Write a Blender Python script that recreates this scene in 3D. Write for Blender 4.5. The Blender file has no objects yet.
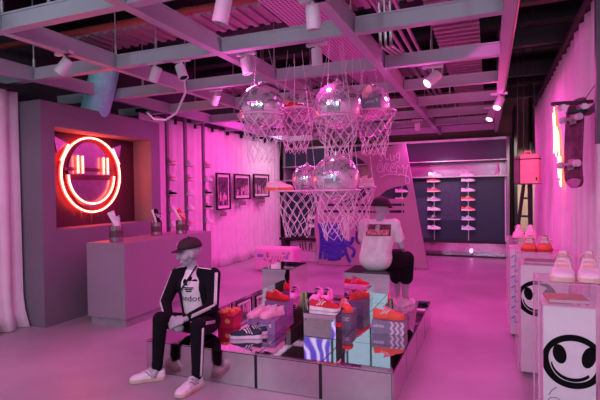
import bpy, bmesh, math, random
from mathutils import Vector, Matrix, Euler
from mathutils.bvhtree import BVHTree
random.seed(7)
C = bpy.context.scene.collection
PI = math.pi
V = Vector
rad = math.radians

# ---------------------------------------------------------------- materials
MATS = {}
def mat(name, col, rough=.6, metal=0., var=.12, scale=12., bump=0., bscale=60., spec=.5, sheen=0., coat=0.):
    if name in MATS: return MATS[name]
    m = bpy.data.materials.new(name); m.use_nodes = True
    nt = m.node_tree; p = nt.nodes['Principled BSDF']
    p.inputs['Roughness'].default_value = rough; p.inputs['Metallic'].default_value = metal
    p.inputs['Specular IOR Level'].default_value = spec
    if coat: p.inputs['Coat Weight'].default_value = coat
    tc = nt.nodes.new('ShaderNodeTexCoord'); n = nt.nodes.new('ShaderNodeTexNoise')
    n.inputs['Scale'].default_value = scale; n.inputs['Detail'].default_value = 4
    nt.links.new(tc.outputs['Object'], n.inputs['Vector'])
    r = nt.nodes.new('ShaderNodeValToRGB')
    r.color_ramp.elements[0].position = .3; r.color_ramp.elements[1].position = .7
    r.color_ramp.elements[0].color = (*[max(0, c*(1-var)) for c in col], 1)
    r.color_ramp.elements[1].color = (*[min(1, c*(1+var)) for c in col], 1)
    nt.links.new(n.outputs['Fac'], r.inputs['Fac']); nt.links.new(r.outputs['Color'], p.inputs['Base Color'])
    if bump:
        b = nt.nodes.new('ShaderNodeBump'); b.inputs['Strength'].default_value = bump; b.inputs['Distance'].default_value = .01
        n2 = nt.nodes.new('ShaderNodeTexNoise'); n2.inputs['Scale'].default_value = bscale
        nt.links.new(tc.outputs['Object'], n2.inputs['Vector'])
        nt.links.new(n2.outputs['Fac'], b.inputs['Height']); nt.links.new(b.outputs['Normal'], p.inputs['Normal'])
    MATS[name] = m; return m
def emit(name, col, s):
    if name in MATS: return MATS[name]
    m = bpy.data.materials.new(name); m.use_nodes = True; nt = m.node_tree
    p = nt.nodes['Principled BSDF']; p.inputs['Base Color'].default_value = (*col, 1)
    p.inputs['Emission Color'].default_value = (*col, 1); p.inputs['Emission Strength'].default_value = s
    MATS[name] = m; return m
def clear(name, col=(1, 1, 1), tr=.85, rough=.05):
    if name in MATS: return MATS[name]
    m = bpy.data.materials.new(name); m.use_nodes = True; nt = m.node_tree
    nt.nodes.remove(nt.nodes['Principled BSDF']); out = nt.nodes['Material Output']
    t = nt.nodes.new('ShaderNodeBsdfTransparent'); t.inputs['Color'].default_value = (*col, 1)
    g = nt.nodes.new('ShaderNodeBsdfGlossy'); g.inputs['Roughness'].default_value = rough
    d = nt.nodes.new('ShaderNodeBsdfDiffuse'); d.inputs['Color'].default_value = (*col, 1)
    mx = nt.nodes.new('ShaderNodeMixShader'); mx.inputs[0].default_value = .5
    nt.links.new(g.outputs[0], mx.inputs[1]); nt.links.new(d.outputs[0], mx.inputs[2])
    m2 = nt.nodes.new('ShaderNodeMixShader'); m2.inputs[0].default_value = 1-tr
    nt.links.new(t.outputs[0], m2.inputs[1]); nt.links.new(mx.outputs[0], m2.inputs[2]); nt.links.new(m2.outputs[0], out.inputs[0])
    MATS[name] = m; return m

M_floor = mat('concrete', (.37, .335, .36), .38, var=.2, scale=1.1, bump=.08, bscale=8)
M_plaster = mat('plaster_grey', (.19, .165, .20), .75, var=.05, scale=2)
M_counter = mat('counter_paint', (.30, .25, .30), .45, var=.04, scale=2)
M_curtain = mat('curtain_cloth', (.80, .74, .78), .9, var=.06, scale=4)
M_black = mat('matte_black', (.012, .012, .014), .6)
M_blackgl = mat('gloss_black', (.015, .013, .016), .15)
M_void = mat('dark_ceiling', (.02, .016, .02), .9)
M_beam = mat('beam_grey', (.47, .47, .53), .5, var=.05, scale=3)
M_deck = mat('deck_metal', (.42, .34, .37), .5, metal=.3, var=.15, scale=3)
M_pipe = mat('red_pipe', (.30, .05, .05), .45)
M_conduit = mat('galvanised', (.5, .45, .48), .35, metal=.8)
M_white = mat('white_gloss', (.78, .76, .78), .35, var=.03)
M_whitem = mat('white_matte', (.78, .76, .78), .8, var=.04)
M_mirror = mat('mirror', (.86, .82, .86), .02, metal=1., var=.02)
M_dmirror = mat('smoked_mirror', (.70, .64, .70), .03, metal=1., var=.03)
M_front = mat('mirror_side', (.62, .57, .60), .12, metal=1., var=.05)
M_ball = mat('ball_facet', (.97, .84, .94), .11, metal=.78, var=.08, scale=30)
M_navy = mat('navy_panel', (.012, .022, .050), .35, var=.1, scale=1.5)
M_screen = mat('slate_glass', (.055, .065, .105), .2, var=.1)
M_tan = mat('tan_wall', (.30, .22, .17), .85, var=.12, scale=3)
M_wall = mat('dark_wall', (.05, .045, .055), .9)
M_panel = mat('pink_board', (.42, .27, .36), .6, var=.05, scale=2)
M_board2 = mat('pink_plastic', (.85, .45, .70), .45, var=.06)
M_net = mat('net_cord', (.85, .60, .78), .8)
M_hoop = mat('hoop_paint', (.85, .45, .70), .35)
M_acr = clear('acrylic', (1, .93, .98), .88, .05)
M_acr2 = clear('acrylic_disc', (1, .85, .95), .72, .08)
M_glass = clear('shop_glass', (.96, 1, 1), .96, .02)
M_ink = mat('black_ink', (.006, .006, .007), .95, spec=.1)
M_blue = mat('blue_paint', (.045, .045, .42), .5)
M_violet = mat('violet_paint', (.06, .02, .22), .5)
M_whitepaint = mat('white_spray', (.78, .62, .78), .7)
M_skin = mat('mannequin_skin', (.42, .40, .45), .45, var=.05)
M_track = mat('black_jersey', (.008, .007, .010), .9, bump=.2, bscale=40, spec=.15)
M_tee = mat('white_tee', (.78, .75, .76), .85, bump=.3, bscale=14)
M_cap = mat('cap_cloth', (.035, .012, .02), .8)
M_stripe = mat('white_stripe', (.8, .78, .8), .6)
M_red = mat('red_suede', (.62, .03, .035), .8)
M_orange = mat('orange_suede', (.85, .13, .07), .75)
M_navys = mat('navy_suede', (.02, .04, .07), .8)
M_pinks = mat('pink_suede', (.88, .45, .62), .75)
M_pale = mat('pale_leather', (.80, .66, .74), .5)
M_gum = mat('gum_rubber', (.72, .50, .42), .6)
M_sole = mat('white_rubber', (.80, .78, .80), .5)
M_greyc = mat('grey_card', (.22, .22, .30), .6)
M_purplec = mat('mauve_card', (.26, .16, .34), .6)
M_line = mat('shoe_lining', (.10, .05, .07), .9)
M_redc = mat('red_card', (.60, .02, .08), .5)
M_tissue = mat('orange_tissue', (.95, .32, .14), .8)
M_photo = mat('photo_print', (.10, .06, .09), .4, var=.95, scale=14)
M_paper = mat('mount_paper', (.75, .68, .72), .7)
M_steel = mat('brushed_tin', (.50, .44, .46), .22, metal=1.)
M_book = mat('red_book', (.55, .08, .07), .5)
M_lampb = mat('lamp_white', (.72, .70, .74), .4, var=.03)
M_lamp = emit('lamp_lens', (1, .35, .85), 14)
M_lampw = emit('tube_light', (.85, .97, 1), 5)
M_neonc = emit('neon_core', (1, .20, .14), 14.)
M_neonr = emit('neon_halo_red', (1, .018, .010), 16.)
M_neonw = emit('neon_orange', (1, .34, .18), 7)

# ---------------------------------------------------------------- mesh helpers
def B(): return bmesh.new()
def box(bm, x0, y0, z0, x1, y1, z1, mx=None, bev=0):
    b = bmesh.new(); bmesh.ops.create_cube(b, size=1)
    bmesh.ops.scale(b, vec=(x1-x0, y1-y0, z1-z0), verts=b.verts)
    bmesh.ops.translate(b, vec=((x0+x1)/2, (y0+y1)/2, (z0+z1)/2), verts=b.verts)
    if bev: bmesh.ops.bevel(b, geom=b.edges[:], offset=bev, segments=2, affect='EDGES')
    merge(bm, b, mx)
def merge(bm, b, mx=None):
    if mx is not None: bmesh.ops.transform(b, matrix=mx, verts=b.verts)
    me = bpy.data.meshes.new('tmp'); b.to_mesh(me); b.free(); bm.from_mesh(me); bpy.data.meshes.remove(me)
def tube(bm, pts, r, n=6, closed=False, flat=1.0):
    pts = [V(p) for p in pts]; N = len(pts); rings = []
    up = None
    for i, p in enumerate(pts):
        a = pts[(i-1) % N] if (closed or i > 0) else p
        b = pts[(i+1) % N] if (closed or i < N-1) else p
        t = (b-a)
        if t.length < 1e-9: t = V((0, 0, 1))
        t.normalize()
        if up is None:
            up = t.orthogonal().normalized()
        up = (up - t*up.dot(t))
        if up.length < 1e-6: up = t.orthogonal()
        up.normalize(); s = t.cross(up)
        rr = r[i] if isinstance(r, (list, tuple)) else r
        rings.append([bm.verts.new(p+(up*math.cos(2*PI*k/n)*flat+s*math.sin(2*PI*k/n))*rr) for k in range(n)])
    for i in range(N if closed else N-1):
        A, D = rings[i], rings[(i+1) % N]
        for k in range(n): bm.faces.new((A[k], A[(k+1) % n], D[(k+1) % n], D[k]))
    if not closed:
        bm.faces.new(rings[0][::-1]); bm.faces.new(rings[-1])
def cyl(bm, p0, p1, r0, r1=None, n=16): tube(bm, [p0, p1], [r0, r0 if r1 is None else r1], n)
def lathe(bm, prof, c=(0, 0, 0), n=24, jit=0):
    rings = [[bm.verts.new((c[0]+r*math.cos(2*PI*k/n), c[1]+r*math.sin(2*PI*k/n), c[2]+z)) for k in range(n)] for r, z in prof]
    for A, D in zip(rings, rings[1:]):
        for k in range(n): bm.faces.new((A[k], A[(k+1) % n], D[(k+1) % n], D[k]))
    if prof[0][0] > 1e-4: bm.faces.new(rings[0][::-1])
    if prof[-1][0] > 1e-4: bm.faces.new(rings[-1])
def ball(bm, c, r, seg=16, sc=(1, 1, 1), rot=None):
    b = bmesh.new(); bmesh.ops.create_uvsphere(b, u_segments=seg, v_segments=max(6, seg//2+2), radius=r)
    bmesh.ops.scale(b, vec=sc, verts=b.verts)
    if rot is not None: bmesh.ops.transform(b, matrix=rot.to_4x4() if len(rot) == 3 else rot, verts=b.verts)
    bmesh.ops.translate(b, vec=c, verts=b.verts); merge(bm, b)
def fin(name, bm, m, parent=None, smooth=False, loc=None):
    me = bpy.data.meshes.new(name)
    if isinstance(bm, bpy.types.Mesh): me = bm
    else:
        bmesh.ops.recalc_face_normals(bm, faces=bm.faces); bm.to_mesh(me); bm.free()
    if smooth: me.shade_smooth()
    if m is not None: me.materials.clear(); me.materials.append(m)
    o = bpy.data.objects.new(name, me); C.objects.link(o)
    if parent is not None: o.parent = parent
    if loc is not None: o.location = loc
    return o
def tag(o, label=None, cat=None, group=None, kind=None):
    if label: o['label'] = label
    if cat: o['category'] = cat
    if group: o['group'] = group
    if kind: o['kind'] = kind
    return o
def thing(name, label, cat, loc=(0, 0, 0), rz=0, group=None, rot=None):
    o = bpy.data.objects.new(name, None); C.objects.link(o); o.empty_display_size = .1
    o.location = loc; o.rotation_euler = rot if rot is not None else (0, 0, rz)
    return tag(o, label, cat, group)
def copy_tree(o, parent=None):
    c = o.copy(); C.objects.link(c)
    if parent is not None: c.parent = parent
    for ch in list(o.children): copy_tree(ch, c)
    return c
def struct(name, bm, m, smooth=False, parent=None):
    o = fin(name, bm, m, parent, smooth)
    if parent is None: o['kind'] = 'structure'
    return o
def eval_mesh(ob):
    bpy.context.view_layer.update()
    dg = bpy.context.evaluated_depsgraph_get()
    me = bpy.data.meshes.new_from_object(ob.evaluated_get(dg)); d = ob.data
    bpy.data.objects.remove(ob)
    return me
def fill(loops, ext, holes=True):
    """2D closed loops in the XY plane, even-odd filled, extruded by +-ext along Z; returns a mesh"""
    cu = bpy.data.curves.new('fill', 'CURVE'); cu.dimensions = '2D'; cu.fill_mode = 'BOTH'; cu.extrude = ext
    for lp in loops:
        s = cu.splines.new('POLY'); s.points.add(len(lp)-1); s.use_cyclic_u = True
        for i, p in enumerate(lp): s.points[i].co = (p[0], p[1], 0, 1)
    o = bpy.data.objects.new('fill', cu); C.objects.link(o); return eval_mesh(o)
def text(s, size, ext=.001, align='CENTER'):
    cu = bpy.data.curves.new('txt', 'FONT'); cu.body = s; cu.size = size; cu.extrude = ext
    cu.align_x = align; cu.align_y = 'CENTER'; cu.resolution_u = 3
    o = bpy.data.objects.new('txt', cu); C.objects.link(o); return eval_mesh(o)
def xz(me, loc, yaw=0):
    """stand a flat XY mesh up so it faces -Y (yaw turns it about Z)"""
    me.transform(Matrix.Translation(V(loc)) @ Matrix.Rotation(yaw, 4, 'Z') @ Matrix.Rotation(PI/2, 4, 'X')); return me
def circ(cx, cy, rx, ry=None, n=40, a0=0, a1=2*PI):
    ry = rx if ry is None else ry
    return [(cx+rx*math.cos(a0+(a1-a0)*k/n), cy+ry*math.sin(a0+(a1-a0)*k/n)) for k in range(n+(0 if abs(a1-a0-2*PI) < 1e-6 else 1))]
def join(*meshes):
    bm = B()
    for me in meshes: bm.from_mesh(me)
    return bm
def trefoil(s):
    """three leaves over three bars, height about 2*s, centred; as list of loops"""
    L = []
    for a, off in ((0, 0), (.95, 0), (-.95, 0)):
        lp = []
        for k in range(16):
            t = 2*PI*k/16; x = .36*math.sin(t)*math.sin(t/2); y = .98*(1-math.cos(t))/2
            lp.append((s*(x*math.cos(a)-y*math.sin(a)), s*(x*math.sin(a)+y*math.cos(a))+s*.05))
        L.append(lp)
    for k in range(3):
        y = -.12*s-k*.20*s; w = s*(.60-.12*k)
        L.append([(-w, y-.13*s), (w, y-.13*s), (w, y), (-w, y)])
    return L

def look(o, target):
    d = V(target)-V(o.location); o.rotation_euler = d.to_track_quat('-Z', 'Y').to_euler()

# ---------------------------------------------------------------- camera
cam = bpy.data.cameras.new('camera'); co = bpy.data.objects.new('camera', cam); C.objects.link(co)
cam.sensor_width = 36; cam.lens = 36*465/600; cam.clip_start = .05
yaw, pit, rol = rad(22.2), rad(1.0), rad(.8)
fw = V((-math.sin(yaw)*math.cos(pit), math.cos(yaw)*math.cos(pit), -math.sin(pit)))
rt = V((math.cos(yaw), math.sin(yaw), 0)); up = rt.cross(fw)
r2 = rt*math.cos(rol)-up*math.sin(rol); u2 = up*math.cos(rol)+rt*math.sin(rol)
mw = Matrix((r2, u2, -fw)).transposed().to_4x4(); mw.translation = (0, 0, 1.6)
co.matrix_world = mw
bpy.context.scene.camera = co

# ---------------------------------------------------------------- room shell
bm = B(); box(bm, -6.2, -5, -.1, 3.2, 13.4, 0); struct('floor', bm, M_floor)
bm = B(); box(bm, -6.2, -5, 4.7, 3.2, 13.4, 4.8); struct('ceiling', bm, M_void)
bm = B(); box(bm, -6.3, -5, 0, -6.2, 13.4, 4.7); struct('wall_left', bm, M_wall)
bm = B(); box(bm, 3.2, -5, 0, 3.3, 13.4, 4.7); struct('wall_right', bm, M_wall)
bm = B(); box(bm, -6.2, 13.3, 0, 3.2, 13.4, 4.7); struct('wall_back', bm, M_tan)
bm = B()
box(bm, -6.2, -4.3, 4.35, 3.2, -4.1, 4.7); box(bm, -6.2, -4.3, 0, -6.0, -4.1, 4.35); box(bm, 1.6, -4.3, 0, 3.2, -4.1, 4.35)
box(bm, -6.0, -4.16, 0, -4.03, -4.10, 3.0); box(bm, -4.03, -4.16, 0, -1.2, -4.10, 1.95); struct('wall_front', bm, mat('grey_partition', (.68, .54, .62), .8))
bm = B()
for x in (-5.98, -4.03, -3.3, -1.2, .5, 1.57): box(bm, x-.02, -4.24, 0, x+.02, -4.165, 4.35)
box(bm, -6, -4.24, 4.29, 1.6, -4.165, 4.35); box(bm, -6, -4.24, 0, 1.6, -4.16, .08)
w = struct('window_1', bm, M_black)
bm = B(); box(bm, -6, -4.205, .08, 1.6, -4.195, 4.29); g = fin('pane', bm, M_glass, w)
# painted vinyl on the shop window behind the viewer, seen in the mirrors
def wavy(name, x0, x1, z0, z1):
    m = bpy.data.materials.new('vinyl_waves'); m.use_nodes = True; nt = m.node_tree; p = nt.nodes['Principled BSDF']
    tc = nt.nodes.new('ShaderNodeTexCoord'); wv = nt.nodes.new('ShaderNodeTexWave')
    wv.inputs['Scale'].default_value = 1.3; wv.inputs['Distortion'].default_value = 11; wv.inputs['Detail'].default_value = 1
    r = nt.nodes.new('ShaderNodeValToRGB'); r.color_ramp.interpolation = 'CONSTANT'
    r.color_ramp.elements[0].color = (.10, .08, .60, 1); e = r.color_ramp.elements[1]; e.position = .62; e.color = (.9, .32, .9, 1)
    e2 = r.color_ramp.elements.new(.88); e2.color = (.55, .85, .95, 1)
    nt.links.new(tc.outputs['Object'], wv.inputs[0]); nt.links.new(wv.outputs['Color'], r.inputs['Fac'])
    nt.links.new(r.outputs['Color'], p.inputs['Base Color'])
    nt.links.new(r.outputs['Color'], p.inputs['Emission Color']); p.inputs['Emission Strength'].default_value = .9
    bm = B(); box(bm, x0, -4.09, z0, x1, -4.07, z1); return fin(name, bm, m)
tag(wavy('lit_graffiti_panel', -5.95, -4.05, 3.0, 3.9), 'backlit purple and pink graffiti panel hung in the shop window', 'sign', 'graffiti panels in the shop window')
tag(wavy('lit_graffiti_panel', -4.0, -1.3, 2.50, 2.98), 'backlit purple and pink graffiti banner strip across the shop window', 'sign', 'graffiti panels in the shop window')

# suspended grid (structure)
GX = (-6.1, -5, -3.75, -2.44, -1.11, .15); GY = (.15, 1.4, 2.68, 3.95, 5.2, 6.45, 7.7, 8.95, 10.2, 11.5)
def ibeam_x(bm, x0, x1, y, z, h=.15, w=.05):
    box(bm, x0, y-.008, z, x1, y+.008, z+h); box(bm, x0, y-w, z, x1, y+w, z+.012); box(bm, x0, y-w, z+h-.012, x1, y+w, z+h)
def ibeam_y(bm, y0, y1, x, z, h=.15, w=.05):
    box(bm, x-.008, y0, z, x+.008, y1, z+h); box(bm, x-w, y0, z, x+w, y1, z+.012); box(bm, x-w, y0, z+h-.012, x+w, y1, z+h)
for i, y in enumerate(GY):
    bm = B()
    for a, b in zip(GX, GX[1:]): box(bm, a+.044, y-.032, 2.97, b-.044, y+.032, 3.09); box(bm, a+.044, y-.045, 2.962, b-.044, y+.045, 2.975); box(bm, a+.044, y-.045, 3.085, b-.044, y+.045, 3.098)
    struct('ceiling_beam', bm, M_beam)
for x in GX[1:]:
    bm = B(); box(bm, x-.030, .1, 2.965, x+.030, 12, 3.10); box(bm, x-.043, .1, 2.955, x+.043, 12, 2.967); box(bm, x-.043, .1, 3.10, x+.043, 12, 3.112)
    struct('ceiling_beam', bm, M_beam)
# hangers: thin rods from the grid to the deck
k = 0
for x in GX[1:]:
    for y in GY[2:]:
        for dx, dy in ((0, .0), (.45, 0)):
            if random.random() < .25: continue
            bm = B(); cyl(bm, (x+dx*1.2, y+dy, 3.1), (x+dx*1.2, y+dy, 4.7), .008, n=6); cyl(bm, (x+dx*1.2, y+dy, 3.1), (x+dx*1.2, y+dy, 3.22), .016, n=6)
            if dx and x > 0: bm.free(); continue
            struct('ceiling_rod', bm, M_conduit); k += 1
# black roof joists above, running across the shop
for y in (2.2, 3.5, 4.9, 6.2, 7.6, 9.0, 10.4, 11.8):
    bm = B(); box(bm, -6.2, y-.12, 4.0, 3.2, y+.12, 4.25); struct('ceiling_beam', bm, M_black)
def deck(name, x0, x1, y0, y1, z, along='x'):
    bm = B(); n = int(((y1-y0) if along == 'x' else (x1-x0))/.1)
    n2 = int(((x1-x0) if along == 'x' else (y1-y0))/.16)
    box(bm, x0, y0, z, x1, y1, z+.01)
    for i in range(n2):
        if along == 'x': a = x0+(x1-x0)*i/n2; box(bm, a, y0, z-.03, a+.07, y1, z)
        else: a = y0+(y1-y0)*i/n2; box(bm, x0, a, z-.03, x1, a+.07, z)
    return struct(name, bm, M_deck)
deck('ceiling_panel', -6, 0, 1.75, 2.95, 4.0); deck('ceiling_panel', -6, -.2, 4.75, 5.35, 3.75)
deck('ceiling_panel', -6, -.2, 8.6, 9.6, 3.9); deck('ceiling_panel', -.62, -.1, 0, 12, 3.55, 'y'); deck('ceiling_panel', .25, 2.9, 1.2, 2.6, 3.9)
# perforated cable tray
pm = bpy.data.materials.new('perforated_tray'); pm.use_nodes = True; nt = pm.node_tree; p = nt.nodes['Principled BSDF']
tc = nt.nodes.new('ShaderNodeTexCoord'); vo = nt.nodes.new('ShaderNodeTexVoronoi'); vo.voronoi_dimensions = '2D'; vo.inputs['Scale'].default_value = 22; vo.inputs['Randomness'].default_value = 0
r = nt.nodes.new('ShaderNodeValToRGB'); r.color_ramp.elements[0].position = .28; r.color_ramp.elements[1].position = .36
r.color_ramp.elements[0].color = (.06, .04, .05, 1); r.color_ramp.elements[1].color = (.62, .52, .60, 1)
nt.links.new(tc.outputs['Object'], vo.inputs['Vector']); nt.links.new(vo.outputs['Distance'], r.inputs['Fac']); nt.links.new(r.outputs['Color'], p.inputs['Base Color']); p.inputs['Roughness'].default_value = .4
bm = B(); box(bm, -2.15, 1.0, 3.55, -1.45, 9, 3.57); box(bm, -2.17, 1.0, 3.55, -2.15, 9, 3.65); box(bm, -1.45, 1.0, 3.55, -1.43, 9, 3.65)
tag(fin('cable_tray', bm, pm), 'wide perforated metal cable tray above the ceiling grid', 'cable tray')
bm = B()
for dx in (0, .10, .20): cyl(bm, (-1.05+dx, .5, 3.45), (-1.05+dx, 11, 3.45), .022, n=8)
tag(fin('conduit_run', bm, M_conduit), 'bundle of metal conduits running beside the perforated cable tray', 'conduit')
bm = B()
for dz, dx in ((0, 0), (.06, .05), (.12, .10)):
    tube(bm, [(-.66, 4.45, 3.5+dz), (-.85+dx, 4.45, 3.5+dz), (-.93+dx, 4.45, 3.47+dz), (-.97+dx, 4.45, 3.40+dz), (-.97+dx, 4.5, 3.0), (-.97+dx, 5.6, 3.16)], .016, 8)
tag(fin('bent_conduit', bm, M_conduit), 'bent conduits turning down beside the grid, ending in a junction plate', 'conduit')
for y, z, lab in ((2.55, 3.7, 'dark red sprinkler pipe crossing nearest the front of the grid'), (4.35, 3.62, 'dark red sprinkler pipe crossing above the neon niche'), (6.9, 3.5, 'dark red sprinkler pipe crossing high above the mirror balls')):
    bm = B(); cyl(bm, (-6.1, y, z), (-.3, y, z), .04, n=10)
    for x in (-5.2, -3.1, -1.3): cyl(bm, (x-.06, y, z), (x+.06, y, z), .05, n=10)
    tag(fin('sprinkler_pipe', bm, M_pipe), lab, 'pipe', 'red sprinkler pipes')
bm = B(); tube(bm, [(-5.15, 5.0, 2.75), (-5.0, 5.0, 3.15), (-4.9, 5.0, 3.5)], .19, 20)
tag(fin('air_duct', bm, mat('pale_duct', (.35, .80, .85), .4)), 'pale blue round air duct end above the neon niche', 'duct')
# black ceiling structure over the right curtain
for y in (2.6, 3.6, 4.8, 6.2, 7.8, 9.6): 
    bm = B(); box(bm, .25, y-.05, 3.3, 3.2, y+.05, 3.5); struct('ceiling_beam', bm, M_black)
bm = B()
for x in (.23,): cyl(bm, (x, 1.2, 3.18), (x, 11.5, 3.18), .018, n=8); cyl(bm, (x-.02, 1.2, 3.26), (x-.02, 11.5, 3.26), .014, n=8)
tag(fin('conduit_run', bm, M_conduit), 'paired conduits running along the grid edge beside the right curtain', 'conduit')

# ---------------------------------------------------------------- curtains
def curtain(name, x, y0, y1, z0, z1, amp, n, lab, seed, hem=.0, side=1):
    rnd = random.Random(seed); bm = B(); NS = n*8; NZ = 14; cols = []
    ph = [rnd.uniform(-.8, .8) for _ in range(n+2)]; am = [rnd.uniform(.45, 1.2) for _ in range(n+2)]
    for i in range(NS+1):
        t = i/NS; q = t*n; j = int(q); f = q-j; a = am[j]*(1-f)+am[j+1]*f; p_ = ph[j]*(1-f)+ph[j+1]*f; col = []
        for k in range(NZ+1):
            s = k/NZ; A = amp*a*(.55+.6*(1-s)) ; fl = hem*max(0, (.12-s)/.12)**1.5*(1+.5*math.sin(q*1.7))
            col.append(bm.verts.new((x+side*(A*math.sin(2*PI*q+p_*(1-.5*s))+fl), y0+(y1-y0)*t+.25*A*math.cos(2*PI*q*1.3+p_+s), z0+(z1-z0)*s)))
        cols.append(col)
    for a, b in zip(cols, cols[1:]):
        for k in range(NZ): bm.faces.new((a[k], b[k], b[k+1], a[k+1]))
    o = fin(name, bm, M_curtain, None, True)
    md = o.modifiers.new('thickness', 'SOLIDIFY'); md.thickness = .006
    return tag(o, lab, 'curtain')
curtain('curtain', -5.33, -1.5, 3.97, .005, 2.86, .045, 22, 'pale draped curtain hanging beside the grey neon niche, nearest the entrance', 1, .12)
curtain('curtain', -5.47, 6.25, 11.9, .005, 2.98, .04, 26, 'long pink lit curtain behind the shoe poles and framed photos', 2, .06)
curtain('curtain', .80, .6, 9.7, .005, 3.1, .045, 34, 'pale pink curtain along the right side behind the smiley plinths', 3, .04, -1)
def rail(x, y0, y1, z, lab, brk):
    t = thing('curtain_rail', lab, 'curtain rail', (x, (y0+y1)/2, z)); L = (y1-y0)/2
    bm = B(); box(bm, -.065, -L, 0, .065, L, .05); fin('track', bm, M_black, t)
    for k in range(brk):
        yy = -L+(2*L)*(k+.5)/brk; bm = B(); box(bm, .0, yy-.012, -.10, .07, yy+.012, .0); fin('bracket', bm, M_black, t)
rail(-5.47, 6.25, 11.9, 2.99, 'black rail with hooks along the top of the long pink curtain', 9)
rail(.80, .6, 9.7, 3.11, 'black rail along the top of the right curtain', 6)
rail(-5.33, -1.5, 3.97, 2.87, 'black rail above the curtain nearest the entrance', 5)

# ---------------------------------------------------------------- neon niche
t = thing('niche_surround', 'thick grey square niche surround holding the round neon face', 'wall niche', (-5.28, 5.1, 0))
bm = B()
X0, X1 = -.10, .305
box(bm, X0, -1.10, 0, X1, 1.07, 1.19-.02); box(bm, X0, -1.10, 2.45, X1, 1.07, 2.75); box(bm, X0, -1.10, 1.17, X1, -.91, 2.45); box(bm, X0, .86, 1.17, X1, 1.07, 2.45)
fin('surround', bm, M_plaster, t)
bm = B(); box(bm, -.07, -.91, 1.17, -.05, .87, 2.45); fin('back_panel', bm, mat('niche_black', (.05, .012, .018), .45), t)
CY, CZ, RR = 5.05, 1.883, .527
t = thing('neon_face_sign', 'round red neon smiling robot face with mirrored disc inside the grey niche', 'neon sign', (-5.33, CY, CZ))
def yz(me, x):  # XY mesh -> faces +X: local x -> y, local y -> z
    me.transform(Matrix(((0, 0, 1, x), (1, 0, 0, 0), (0, 1, 0, 0), (0, 0, 0, 1)))); return me
fin('mirror_disc', yz(fill([circ(0, 0, .38, .47)], .006), .02), mat('violet_mirror', (.34, .28, .34), .3, metal=1.), t)
fin('dark_band', yz(fill([[(-.44, -.07), (.44, -.07), (.44, 0), (-.44, 0)], [(-.44, .05), (.44, .05), (.44, .10), (-.44, .10)]], .008), .035), mat('maroon', (.10, .015, .03), .4), t)
for pts in ([(-.07, .55), (.07, .55), (0, .68)], [(-.56, .28), (-.40, .42), (-.60, .50)], [(.56, .28), (.40, .42), (.60, .48)]):
    fin('spike', yz(fill([pts], .008), .03), mat('violet_mirror', (.34, .28, .34), .3, metal=1.), t)
def neon(name, pts, closed=False, r=.011, x=.07):
    P3 = [(x, a, b) for a, b in pts]
    bm = B(); tube(bm, [(p[0]-.022, p[1], p[2]) for p in P3], r*1.4, 8, closed); h = fin(name+'_halo', bm, M_neonr, t, True)  # wider red tube added behind the core to imitate its halo
    bm = B(); tube(bm, P3, r, 8, closed); fin(name, bm, M_neonc, t, True)
neon('ring_tube', circ(0, 0, RR, n=64), True)
neon('smile_tube', [(.41*math.cos(a), -.01+.40*math.sin(a)) for a in [PI+PI*k/24 for k in range(25)]])
for x0 in (-.25, -.17, .21, .29): neon('eye_tube', [(x0, .02), (x0, .26)])
neon('cheek_tube', [(-.52, .18), (-.40, .40)]); neon('cheek_tube', [(.52, .18), (.40, .40)])
for yy, l in ((-.18, .10), (0, .16), (.12, .09), (-.30, .05)):
    bm = B(); tube(bm, [(.03, yy, -.52), (.03, yy, -.52-l)], [.012, .004], 6); fin('drip', bm, mat('violet_mirror', (.34, .28, .34), .3, metal=1.), t)

# ---------------------------------------------------------------- counter
t = thing('service_counter', 'long grey mauve counter in front of the neon niche', 'counter', (-4.39, 5.24, 0))
bm = B(); box(bm, -.23, -.93, .10, .37, .93, 1.01, bev=.004); fin('body', bm, M_counter, t)
bm = B(); box(bm, -.20, -.90, 0, .34, .90, .10); fin('plinth', bm, mat('plinth_grey', (.30, .27, .31), .5), t)

# ---------------------------------------------------------------- shoes
def lerp(tab, u):
    for (a, fa), (b, fb) in zip(tab, tab[1:]):
        if u <= b:
            k = 0 if b == a else (u-a)/(b-a); k = k*k*(3-2*k); return fa+(fb-fa)*k
    return tab[-1][1]
WT = ((0, .012), (.02, .024), (.07, .033), (.2, .037), (.42, .036), (.7, .050), (.86, .047), (.94, .036), (.98, .022), (1, .006))
HT = ((0, .052), (.05, .066), (.14, .060), (.30, .050), (.36, .074), (.45, .078), (.6, .056), (.74, .040), (.88, .031), (.96, .020), (1, .006))
LS = .29
def surf(u, v, tall=1.0, off=0.):
    w = lerp(WT, u)+off; h = lerp(HT, u)*(1+(tall-1)*max(0, min(1, (.62-u)/.3)))+off
    a = PI*v; c = math.cos(a); s = math.sin(a)
    y = w*(abs(c)**.8)*(1 if c > 0 else -1); z = .026+h*(abs(s)**.62)
    narrow = (.72 if tall < 1.3 else .93) if u < .6 else 1
    z0 = (z-.026)/max(h, 1e-6); y *= 1-(1-narrow)*z0**1.5
    return (u*LS, y, z)
SH = {}
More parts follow.
